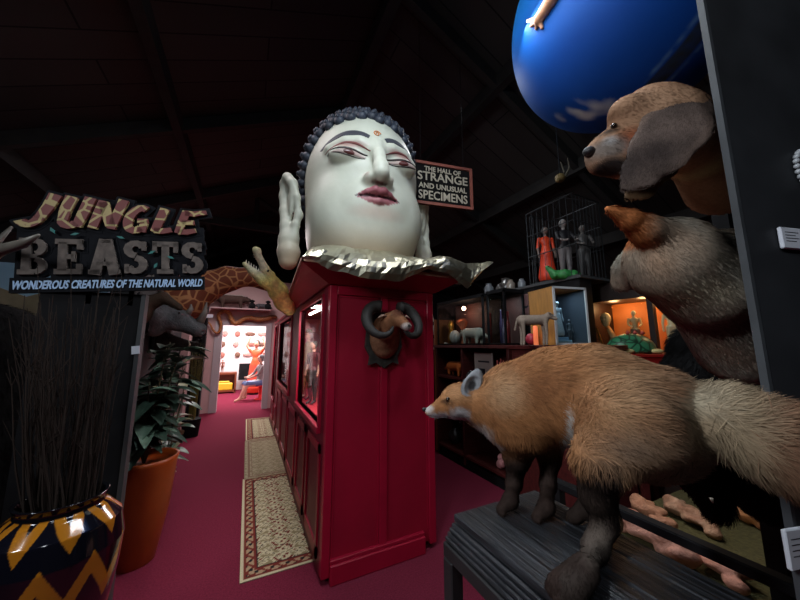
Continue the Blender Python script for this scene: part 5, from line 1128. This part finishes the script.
# tall narrow glass case beside it
vitrine('narrow_glass_case', 2.67, 3.0, 2.63, 2.93, 1.60, 2.25, 'narrow black framed glass case with two bright reflections beside the lit case')
area('light_narrow_case', (2.8, 2.78, 2.2), (2.8, 2.78, 0), .08, 1.0, (.9, .95, 1), .08)
for y, c, h_ in ((2.72, srgb(150, 60, 60), .38), (2.82, srgb(120, 110, 130), .3), (2.88, srgb(70, 60, 90), .42)):
    m = MB(); m.lathe([(.022, 0), (.024, h_*.6), (.012, h_*.75), (.012, h_), (.016, h_+.01)], (2.8+(y-2.7)*.3, y, 1.612), 12); one('glass_bottle', m, mat('bottle_%d' % int(y*100), c, .2, coat=.5), {2.72: 'red', 2.82: 'grey', 2.88: 'tallest violet'}[y]+' bottle standing in the narrow glass case', 'bottle', 'bottles in the narrow glass case', True)
# bookcase contents
def tiger(P): c = np.tile(np.array(srgb(200, 104, 48)), (len(P), 1)); c[np.sin(P[:, 0]*70+2*np.sin(P[:, 2]*20)) > .55] = srgb(30, 22, 20); return c
t = beast('tiger_figure', (2.80, 3.78, 1.15), .56, srgb(190, 100, 50), 'small orange striped tiger figure on the upper bookcase shelf', 'figurine', srgb(120, 60, 30), rz=-pi/2)
m = MB(); m.box((2.74, 2.95, 1.15), (2.76, 3.28, 1.50)); t = thing('framed_picture', (2.75, 3.1, 1.15), 'white framed picture with a dark square standing on the upper bookcase shelf', 'picture'); m.build('mount', mat('ivory_board', srgb(190, 180, 172), .6), t)
MB().box((2.734, 3.08, 1.20), (2.742, 3.18, 1.30)).box((2.734, 3.0, 1.38), (2.742, 3.2, 1.40)).build('print', INK, t)
m = MB()
for i in range(7): m.tube([(2.72, 2.72+.02*i, 1.15), (2.72+.01*(i % 3), 2.72+.02*i, 1.38+.02*(i % 4))], .007, 6)
one('bundled_rods', m, mat('red_white_rods', srgb(180, 90, 84), .4), 'bundle of reddish rods leaning at the right of the framed picture', 'rods')
for (y, z, s_, c, lb) in ((3.75, .65, .09, srgb(50, 40, 38), 'dark round jar on the middle bookcase shelf'), (3.2, .65, .08, srgb(64, 50, 46), 'brown round jar on the middle shelf, right half of the bookcase'), (3.9, .17, .1, srgb(40, 36, 36), 'black round jar on the lowest bookcase shelf')):
    m = MB(); m.lathe([(s_*.5, 0), (s_, s_*.8), (s_*.9, s_*1.6), (s_*.4, s_*2), (s_*.5, s_*2.2)], (2.85, y, z), 18); one('round_jar', m, mat('jar_%d' % int(y*10), c, .3), lb, 'jar', smooth=True)
m = MB()
for i in range(9): a = i*.7; m.ball((2.78+.05*cos(a), 2.82+.09*sin(a), .22+.03*(i % 3)), .05, 8, 6)
one('pink_plush', m, mat('pink_plush_fabric', srgb(190, 130, 130), .9), 'lumpy pink plush toy on the lowest bookcase shelf by the fox chest', 'toy', smooth=True)
# spotted hide
def spots(P): c = np.tile(np.array(srgb(205, 200, 195)), (len(P), 1)); c[nz(P, 13) > .12] = (.02, .02, .02); return c
t = thing('spotted_goat', (2.6, 4.45, 0), 'black and white spotted stuffed goat between the booth and the bookcase', 'stuffed animal')
skin('body', U((C((2.75, 4.42, 1.85), (2.85, 4.65, 1.75), .16, .2), 0), (C((2.75, 4.4, 1.95), (2.66, 4.33, 2.13), .09, .07), .04), (C((2.66, 4.33, 2.13), (2.56, 4.26, 2.06), .06, .035), .03), (C((2.72, 4.4, 1.75), (2.70, 4.38, 1.52), .06, .03), .03), (C((2.84, 4.42, 1.75), (2.84, 4.4, 1.52), .06, .03), .03)), (2.4, 4.1, 1.49), (3.1, 4.9, 2.3), .02, FUR, t, spots)
m = MB(); m.box((2.55, 4.2, 0), (3.1, 4.85, 1.5), .01); one('black_plinth', m, BLK, 'plain black plinth under the spotted goat behind the booth corner', 'plinth')
# second cabinet
t = thing('mahogany_cabinet', (2.85, 2.1, 0), 'closed mahogany cabinet under the grey calf and the tall glass case', 'cabinet')
MB().box((2.38, 1.60, .05), (SHX1, 2.28, 1.56), .004).build('body', CABW, t); MB().box((2.35, 1.57, 1.56), (SHX1+.02, 2.31, 1.60), .004).build('top', CABW, t)
for a, c in ((1.64, 1.92), (1.96, 2.24)):
    f = MB().box((2.365, a, .12), (2.38, c, 1.5), .004).build('door', CABW, t); MB().ball((2.355, a+.04 if a > 1.9 else c-.04, .9), .014, 8, 6).build('knob', STEEL, f, True)
# calf
t = thing('grey_calf', (2.82, 2.30, 1.6), 'small grey-brown stuffed calf standing on the mahogany cabinet', 'stuffed animal')
kp = at(535, 343, 2.66); M = M4((kp[0], kp[1], 1.60), -YA, s=.60)
skin('body', U((C((-.17, 0, .36), (.14, 0, .37), .075, .07), 0), (C((.14, 0, .38), (.23, 0, .43), .05, .045), .03), (C((.23, 0, .43), (.31, -.03, .38), .042, .026), .02), (C((.23, .02, .44), (.28, .07, .41), .035, .02), .02), *[(chain([((x, y, .34), .035), ((x+.01, y, .17), .02), ((x, y, .012), .016)], .01), .03) for x in (-.18, .15) for y in (-.045, .045)], (C((-.24, 0, .38), (-.28, 0, .22), .014), .01), (E((.22, .06, .46), (.012, .03, .014)), .01), (E((.22, -.06, .46), (.012, .03, .014)), .01)),
     (-.32, -.14, -.01), (.36, .14, .52), .0105, FUR, t, srgb(150, 134, 120), dict(n=3500, length=.014, w=.0018, flow=lambda P, N: np.tile([-1, 0, -.7], (len(P), 1))), M=np.array(M))
for y in (-.05, .02): MB().ball(tuple(M @ Vector((.262, y, .425))), .006, 6, 5).build('eye', EYEM, t, True)
m = MB(); m.lathe([(.022, 0), (.022, .18), (.012, .19)], (2.56, 2.13, 1.6), 12); one('small_orange_candle', m, mat('lit_wax', srgb(226, 90, 50), .4, emit=(1, .25, .1), es=.6), 'small glowing orange candle between the legs of the grey calf', 'candle', smooth=True)
m = MB(); m.ball((2.62, 2.235, 1.66), (.06, .06, .06), 14, 10); one('red_ball', m, mat('crimson_ball', srgb(160, 40, 60), .4), 'crimson ball on the cabinet behind the grey calf', 'ball', smooth=True)
# tall glass case with wooden sides
P1 = at(556, 345, 2.85); P2 = at(593, 343, 2.95); P1[2] = 1.60; a = atan2(P2[1]-P1[1], P2[0]-P1[0]); W = .385; Dp = .36; Hc = .56
CM = M4(P1, a); t = thing('tall_glass_case', P1, 'white framed glass case with yellow wooden side holding a pale statue', 'display case')
YW = mat('yellow_wood', srgb(176, 124, 58), .45, nscale=6, namt=.2, stretch=(6, 6, 1))
MB(CM).box((0, .0, 0), (.018, Dp, Hc)).build('side', YW, t); MB(CM).box((W-.018, 0, 0), (W, Dp, Hc)).build('side', mat('slate_lining', srgb(52, 64, 78), .7), t); MB(CM).box((0, Dp-.012, 0), (W, Dp, Hc)).build('back_panel', mat('slate_back', srgb(44, 54, 68), .7, nscale=5, namt=.3), t)
MB(CM).box((0, 0, 0), (W, Dp, .02)).build('base', YW, t); MB(CM).box((0, 0, Hc-.018), (W, Dp, Hc)).build('top', YW, t)
f = MB(CM)
for q in (((0, -.012, 0), (W, 0, .02)), ((0, -.012, Hc-.02), (W, 0, Hc)), ((0, -.012, 0), (.02, 0, Hc)), ((W-.02, -.012, 0), (W, 0, Hc))): f.box(*q)
f.build('front_frame', mat('white_frame', srgb(196, 200, 202), .4), t); MB(CM).box((.02, -.006, .02), (W-.02, -.003, Hc-.02)).build('pane', GLASS, t)
p = CM @ Vector((W/2, .14, Hc-.03)); area('light_tall_case', p, CM @ Vector((W/2, .12, 0)), .1, .7, (.7, .85, 1), .1)
def inC(x, y, z): return tuple(CM @ Vector((x, y, z)))
m = MB(CM); m.box((.10, .10, .02), (.28, .24, .05), .004); m.box((.12, .12, .05), (.26, .22, .08), .004); one('statue_base', m, mat('blue_marble', srgb(120, 160, 190), .4), 'stepped pale blue base under the tall pale statue in the glass case', 'base')
place_fig('pale_statue', inC(.19, .17, .08), a, .36, 'tall pale blue-white statue on a stepped base in the glass case', 'statue', dress=True, top=srgb(170, 196, 214), bottom=srgb(170, 196, 214), skinc=srgb(160, 186, 204), hair=None)
place_fig('grey_statuette', inC(.07, .13, .02), a, .28, 'small grey statuette left of the tall pale statue in the glass case', 'statue', top=srgb(120, 124, 126), bottom=srgb(110, 114, 118), skinc=srgb(140, 144, 146), hair=None)
place_fig('dark_statuette', inC(.31, .16, .02), a, .24, 'small dark statuette right of the tall pale statue in the glass case', 'statue', top=srgb(70, 84, 96), bottom=srgb(70, 80, 90), skinc=srgb(90, 100, 110), hair=None)
# tall dark cabinet with the cage on it
t = thing('tall_black_cabinet', (3.4, 2.4, 0), 'tall black cabinet carrying the wire cage and jars above the bookcase', 'cabinet')
MB().box((3.09, 1.98, 0), (3.30, 3.6, 2.30), .005).build('body', BLK, t); MB().box((3.07, 1.95, 2.30), (3.59, 3.62, 2.33), .003).build('top', mat('grey_edge'), t)
cx0, cx1, cy0, cy1, cz0_, cz1_ = 3.09, 3.57, 1.98, 2.60, 2.33, 3.25
t = thing('wire_cage', ((cx0+cx1)/2, (cy0+cy1)/2, cz0_), 'thin black wire cage with two figures on the tall black cabinet', 'cage'); WIRE = mat('dark_wire', (.05, .055, .06), .4, .6)
m = MB()
for z in (cz0_+.006, cz0_+.35, cz0_+.62, cz1_):
    m.tube([(cx0, cy0, z), (cx1, cy0, z), (cx1, cy1, z), (cx0, cy1, z), (cx0, cy0, z)], .005 if z > cz0_+.4 and z < cz1_ else .007, 5)
for a_ in ((cx0, cy0), (cx1, cy0), (cx0, cy1), (cx1, cy1)): m.tube([(*a_, cz0_), (*a_, cz1_)], .007, 4)
m.build('frame', WIRE, t); m = MB()
for i in range(9):
    q = i/8
    for a_, b_ in (((cx0, cy0), (cx1, cy0)), ((cx0, cy1), (cx1, cy1)), ((cx0, cy0), (cx0, cy1)), ((cx1, cy0), (cx1, cy1))):
        x = a_[0]+(b_[0]-a_[0])*q; y = a_[1]+(b_[1]-a_[1])*q; m.tube([(x, y, cz0_), (x, y, cz1_)], .003 if i % 8 else .007, 4)
m.build('bars', WIRE, t); m = MB(); m.tube([(cx0, cy0, cz1_), ((cx0+cx1)/2, (cy0+cy1)/2, cz1_+.15), (cx1, cy1, cz1_)], .006, 4).tube([(cx1, cy0, cz1_), ((cx0+cx1)/2, (cy0+cy1)/2, cz1_+.15), (cx0, cy1, cz1_)], .006, 4); m.build('roof_bars', WIRE, t)
place_fig('caged_figure', (3.20, 2.43, 2.335), -YA, .70, 'small figure in a long orange-red dress inside the wire cage', 'mannequin', dress=True, top=srgb(226, 70, 34), bottom=srgb(214, 60, 30), skinc=srgb(120, 100, 90), hair=(.03, .03, .03))
place_fig('caged_figure', (3.32, 2.27, 2.335), -YA, .76, 'figure in dark top and pale striped trousers inside the wire cage', 'mannequin', top=srgb(34, 32, 36), bottom=srgb(120, 112, 112), skinc=srgb(130, 120, 116), hair=(.2, .2, .2), arms='fwd')
place_fig('caged_skeleton', (3.44, 2.12, 2.335), -YA-.2, .66, 'thin grey skeletal figure reaching right inside the wire cage', 'mannequin', top=srgb(84, 80, 78), bottom=srgb(70, 68, 68), skinc=srgb(110, 104, 100), hair=None, arms='fwd')
# lizard
t = thing('green_lizard', (3.1, 2.1, 2.33), 'green toy lizard lying at the foot of the wire cage', 'lizard')
lz = [at(548, 272, 3.42), at(555, 279, 3.38), at(565, 283, 3.34), at(575, 287, 3.32), at(581, 290, 3.32)]
lz = [np.array([p[0], p[1], max(p[2], 2.37)]) for p in lz]
skin('body', U((chain([(lz[0]+np.array([0, 0, .05]), .025), (lz[1], .045), (lz[2], .052), (lz[3], .04), (lz[4], .015)], .02), 0), (C(lz[1], lz[1]+np.array([-.06, -.05, -.03]), .02, .012), .01), (C(lz[3], lz[3]+np.array([-.06, -.05, -.03]), .02, .012), .01), (C(lz[1], lz[1]+np.array([.06, .05, -.03]), .02, .012), .01)), np.min(lz, 0)-.12, np.max(lz, 0)+.12, .01, mat('lizard_green', srgb(50, 130, 66), .5, nscale=30, namt=.4, bump=.3), t, None)
MB().ball(tuple(lz[0]+np.array([-.01, -.02, .06])), .008, 6, 5).build('eye', EYEM, t, True)
# odd jars on the tall cabinet
rr = random.Random(12)
for i, (x, y, s_) in enumerate(((3.18, 3.42, .07), (3.17, 3.2, .05), (3.18, 3.0, .06), (3.17, 2.80, .05), (3.4, 3.3, .10))):
    m = MB(); m.lathe([(s_*.8, 0), (s_, s_*.4), (s_, s_*1.7), (s_*.6, s_*2.1), (s_*.6, s_*2.4), (s_*.7, s_*2.5)], (x, y, 2.33), 16)
    one('specimen_jar', m, mat('jar_glassy_%d' % (i % 3), (srgb(120, 126, 132), srgb(80, 76, 74), srgb(140, 130, 120))[i % 3], .15, coat=.6), ('wide grey glossy jar at the left end of the tall black cabinet', 'small brown jar second from the left on the tall black cabinet', 'tan jar midway along the tall black cabinet top', 'small grey jar nearest the wire cage', 'largest brown jar at the rear of the tall black cabinet')[i], 'jar', 'jars on top of the tall cabinet', True)
m = MB(Matrix.Translation(Vector((3.06, 2.72, 2.0))) @ rotz(0)); m.box((-.03, -.22, -.05), (.0, .18, .22), .004); t = thing('pink_signboard', (3.05, 2.7, 2.0), 'faded pink signboard with small dark pigs beside the narrow glass case', 'sign'); m.build('board', mat('faded_pink', srgb(150, 110, 110), .7, nscale=6, namt=.2), t)
m = MB(); 
for dy in (-.08, .02): m.ball((3.028, 2.72+dy, 2.06), (.004, .03, .016), 10, 6); m.ball((3.028, 2.72+dy-.03, 2.068), (.004, .012, .012), 8, 6)
m.build('pig_motif', INK, t)
# antler skull
ac = at(560, 178, 3.15); t = thing('antlered_skull', ac, 'small yellowish antlered skull hanging above the wire cage', 'skull')
skin('skull', U((E(ac, (.05, .05, .045)), 0), (C(ac, ac+np.array([-.06, -.01, -.05]), .03, .018), .02)), ac-.15, ac+.15, .012, mat('yellow_bone', srgb(104, 86, 48), .6), t, None)
for s in (0, 1): MB().tube([ac+np.array([.02, s*.04, .02]), ac+np.array([.12, .03+s*.06, .05]), ac+np.array([.17+.03*s, s*.08, .16]), ac+np.array([.15, s*.08, .27])], [.016, .014, .01, .003], 7).build('antler', mat('grey_bone', srgb(72, 66, 52), .7), t, True)
MB().tube([ac+np.array([0, 0, .03]), (ac[0], ac[1], roofz(ac[0]))], .003, 4).build('hanging_wire', WIRE, t)
# ---- orange lit cabinet
t = thing('lit_curio_cabinet', (3.8, 1.7, 0), 'dark cabinet with glowing orange interior and small skeleton figures', 'cabinet'); OW = mat('orange_wood', srgb(190, 110, 50), .6, nscale=4, namt=.2)
m = MB(); m.box((3.6, 1.0, 0), (4.05, 2.3, 1.52)); m.box((3.6, 1.0, 2.09), (4.05, 2.3, 2.30)); m.box((3.6, 2.2, 1.5), (4.05, 2.3, 2.1)); m.box((3.6, 1.0, 1.5), (4.05, 1.04, 2.1)); m.box((3.6, 1.585, 1.5), (3.66, 1.635, 2.1)); m.build('carcass', mat('black_brown_wood', srgb(34, 20, 16), .5), t)
MB().box((4.03, 1.04, 1.52), (4.04, 2.2, 2.09)).box((3.62, 1.04, 1.52), (4.03, 2.2, 1.53)).build('lining', OW, t)
MB().box((3.62, 1.64, 1.53), (3.625, 2.2, 2.09)).build('pane', GLASS, t)
point('light_curio_a', (3.80, 2.05, 2.03), 3.2, (1, .5, .2), .04); point('light_curio_b', (3.80, 1.75, 2.03), 2.6, (1, .5, .2), .04); point('light_curio_c', (3.80, 1.4, 2.0), 1.6, (1, .5, .2), .04)
BONE = srgb(214, 196, 150)
place_fig('skeleton_figurine', (3.72, 1.82, 1.53), radians(-60), .44, 'pale skeleton figurine right of centre in the orange lit cabinet', 'figurine', 'skeleton figurines in the lit cabinet', top=srgb(190, 150, 100), bottom=srgb(120, 80, 60), skinc=BONE, hair=None, arms='fwd')
place_fig('skeleton_figurine', (3.72, 1.50, 1.53), radians(-60), .46, 'pale figurine right of the dark divider in the orange lit cabinet', 'figurine', 'skeleton figurines in the lit cabinet', top=BONE, bottom=srgb(190, 170, 130), skinc=BONE, hair=None)
c = np.array([3.68, 2.09, 1.90]); t = thing('skull_mask', c, 'pale skull mask with long plume at the left of the orange lit cabinet', 'mask')
skin('mask', U((E((0, 0, 0), (.05, .055, .07)), 0), (E((0, 0, -.06), (.03, .035, .04)), .02), (E((-.05, .02, .0), (.015, .015, .015)), .005, 's'), (E((-.05, -.02, 0), (.015, .015, .015)), .005, 's')), (-.1, -.1, -.13), (.1, .1, .1), .009, mat('pale_bone', BONE, .6), t, None, M=np.array(Matrix.Translation(c)))
MB().tube([(3.7, 2.09, 1.82), (3.7, 2.04, 1.7), (3.7, 2.02, 1.53)], [.02, .035, .05], 8).build('plume', mat('tan_plume', srgb(180, 130, 80), .8), t, True)
m = MB(); m.tube([(3.66, 2.19, 1.8), (3.66, 2.12, 1.54)], .014, 6); one('wooden_stick', m, YW, 'wooden stick leaning at the left end of the orange lit cabinet', 'stick')
m = MB(); m.lathe([(.03, 0), (.04, .05), (.02, .1), (.03, .14)], (3.7, 1.95, 1.53), 12); one('dark_pot', m, mat('dark_pot_clay', srgb(90, 40, 26), .5), 'small dark pot between the skull mask and the skeleton figurine', 'pot', smooth=True)
for (y0_, y1_, h_, c_, lb) in ((1.62, 1.93, .10, srgb(110, 116, 120), 'grey flat box on top of the orange lit cabinet'), (1.25, 1.58, .07, srgb(140, 110, 84), 'tan flat box on top of the orange lit cabinet')):
    m = MB(); m.box((3.65, y0_, 2.30), (3.95, y1_, 2.30+h_), .005); one('flat_box', m, mat('box_%d' % int(y0_*10), c_, .6, nscale=9, namt=.3), lb, 'box')
t = thing('small_white_sign', (3.64, 1.55, 2.30), 'small white printed sign standing above the orange lit cabinet', 'sign'); MB().box((3.63, 1.42, 2.30), (3.64, 1.72, 2.41)).build('card', PAPER, t)
m = MB(); m.box((3.626, 1.47, 2.37), (3.63, 1.67, 2.382)); m.box((3.626, 1.49, 2.34), (3.63, 1.65, 2.35)); m.build('printed_lines', INK, t)
# ---- turtle on red table
tc = at(628, 354, 2.92); tz = 1.52; tc[2] = tz
t = thing('red_table', (tc[0]+.05, tc[1], 0), 'dark red table holding the green turtle in front of the lit cabinet', 'table'); TA = M4((tc[0], tc[1], 0), -YA)
MB(TA).box((-.14, -.2, tz-.03), (.30, .24, tz), .004).build('tabletop', mat('red_lacquer', srgb(150, 30, 28), .35), t); MB(TA).box((-.12, -.18, tz-.10), (.28, .22, tz-.03)).build('apron', mat('red_lacquer'), t)
for x in (-.12, .23):
    for y in (-.18, .17): MB(TA).box((x, y, 0), (x+.05, y+.05, tz-.10)).build('leg', CABW, t)
t = thing('green_turtle', (tc[0], tc[1], tz), 'green shelled turtle with pale head on the dark red table', 'turtle'); TM = M4((tc[0]+.02, tc[1]-.02, tz), -YA)
skin('shell', U((E((0, 0, .03), (.22, .15, .16)), 0), (E((0, 0, -.25), (.5, .5, .27)), .02, 's')), (-.26, -.2, 0), (.26, .2, .22), .012, patch_mat('turtle_shell', srgb(34, 60, 44), srgb(60, 130, 92), 14, .04, .12, .35), t, None, M=np.array(TM))
skin('body', U((E((-.24, 0, .045), (.05, .035, .035)), 0), (C((-.2, 0, .04), (-.1, 0, .04), .03), .02), *[(E((x, y, .025), (.06, .035, .022)), .02) for x in (-.13, .14) for y in (-.13, .13)]), (-.32, -.2, -.0), (.26, .2, .1), .011, mat('turtle_skin', srgb(206, 190, 130), .6), t, None, M=np.array(TM))
for i in range(3):
    m = MB(TM); x = -.06+.07*i; m.tube([(x, -.05, .180), (x+.01, -.05, .2), (x+.03, -.05, .19)], [.012, .02, .004], 6); one('red_crab_claw', m, mat('red_claw', srgb(170, 70, 60), .4), '%s red claw of the three on top of the green turtle shell' % ('leftmost', 'middle', 'rightmost')[i], 'claw', 'red claws on the turtle shell', True)
# ================================================ LOW DIORAMA WITH RAIL
t = thing('barrier_rail', (1.6, 1.0, 0), 'black wooden rail running past the low diorama below the fox', 'rail')
MB().box((1.58, .1, .815), (1.635, 1.30, .855), .006).build('handrail', BLK, t)
for y in (1.23, .12): MB().box((1.585, y, 0), (1.63, y+.045, .815)).build('post', BLK, t)
t = thing('diorama_table', (2.3, .8, 0), 'low black diorama table covered with olive sand', 'table')
MB().box((1.68, .25, .30), (2.95, 1.22, .58), .01).build('tray', BLK, t)
for x in (1.70, 2.88):
    for y in (.27, 1.15): MB().box((x, y, 0), (x+.05, y+.05, .30)).build('leg', BLK, t)
X, Y = np.meshgrid(np.linspace(1.70, 2.93, 60), np.linspace(.27, 1.20, 46), indexing='ij'); Z = .592+.008*np.sin(X*13)*np.cos(Y*17)
I = np.arange(60*46).reshape(60, 46); F = np.stack([I[:-1, :-1], I[1:, :-1], I[1:, 1:], I[:-1, 1:]], -1).reshape(-1, 4)
finish('sand', np.stack([X, Y, Z], -1).reshape(-1, 3), F, mat('olive_sand', srgb(82, 76, 42), .95, nscale=60, namt=.3, bump=.4), t, True)
def shell(name, px1, px2, r1, r2, col, label, cat, zz=.60):
    a = onz(*px1, zz); b = onz(*px2, zz); a[2] = zz+r1; b[2] = zz+r2; mid = (a+b)/2; mid[2] += .02; t = thing(name, mid*np.array([1, 1, 0])+np.array([0, 0, zz]), label, cat)
    f0 = U((chain([(a, r1), (mid, max(r1, r2)*.8), (b, r2)], .02), 0), (E(mid+np.array([.02, .04, .0]), (.06, .09, .03)), .03), (C(mid, mid+np.array([.05, .11, .03]), .03, .012), .02), (C(b, b+np.array([-.02, .07, .02]), .03, .01), .02), (C(a, a+np.array([.07, -.02, .01]), .028, .01), .02)); f = lambda X, Y, Z: f0(X, Y, Z)+.010*np.sin(X*52)*np.sin(Y*46+1)+.006*np.sin(Z*90+X*50+Y*30); lo = np.minimum(a, b)-.14; hi = np.maximum(a, b)+.14
    skin('body', f, lo, hi, .012, HIDE, t, lambda P: mix(np.tile(np.array(col), (len(P), 1)), srgb(150, 96, 70), .35+.5*nz(P, 22))); return t
shell('conch_shell', (622, 528), (684, 566), .035, .06, srgb(216, 160, 142), 'long smooth pink shell at the front left of the diorama sand', 'shell')
shell('driftwood', (640, 512), (668, 530), .03, .03, srgb(176, 130, 100), 'brown knotted driftwood behind the long pink shell', 'driftwood')
shell('bleached_skull', (672, 512), (712, 536), .035, .03, srgb(180, 144, 116), 'pale bleached skull on the sand under the black bear muzzle', 'skull')
shell('tan_pelt', (748, 524), (778, 534), .03, .03, srgb(190, 128, 76), 'folded tan pelt at the far right of the diorama sand', 'pelt')
shell('pink_coral', (730, 576), (738, 592), .03, .025, srgb(210, 150, 130), 'small pink coral lump at the front right of the diorama', 'coral')
m = MB(); m.box((2.2, .24, .62), (2.9, .62, .64)); 
area('light_diorama', (2.0, .95, 1.15), (2.0, .9, .6), .12, .8, (1, .82, .7), .4)
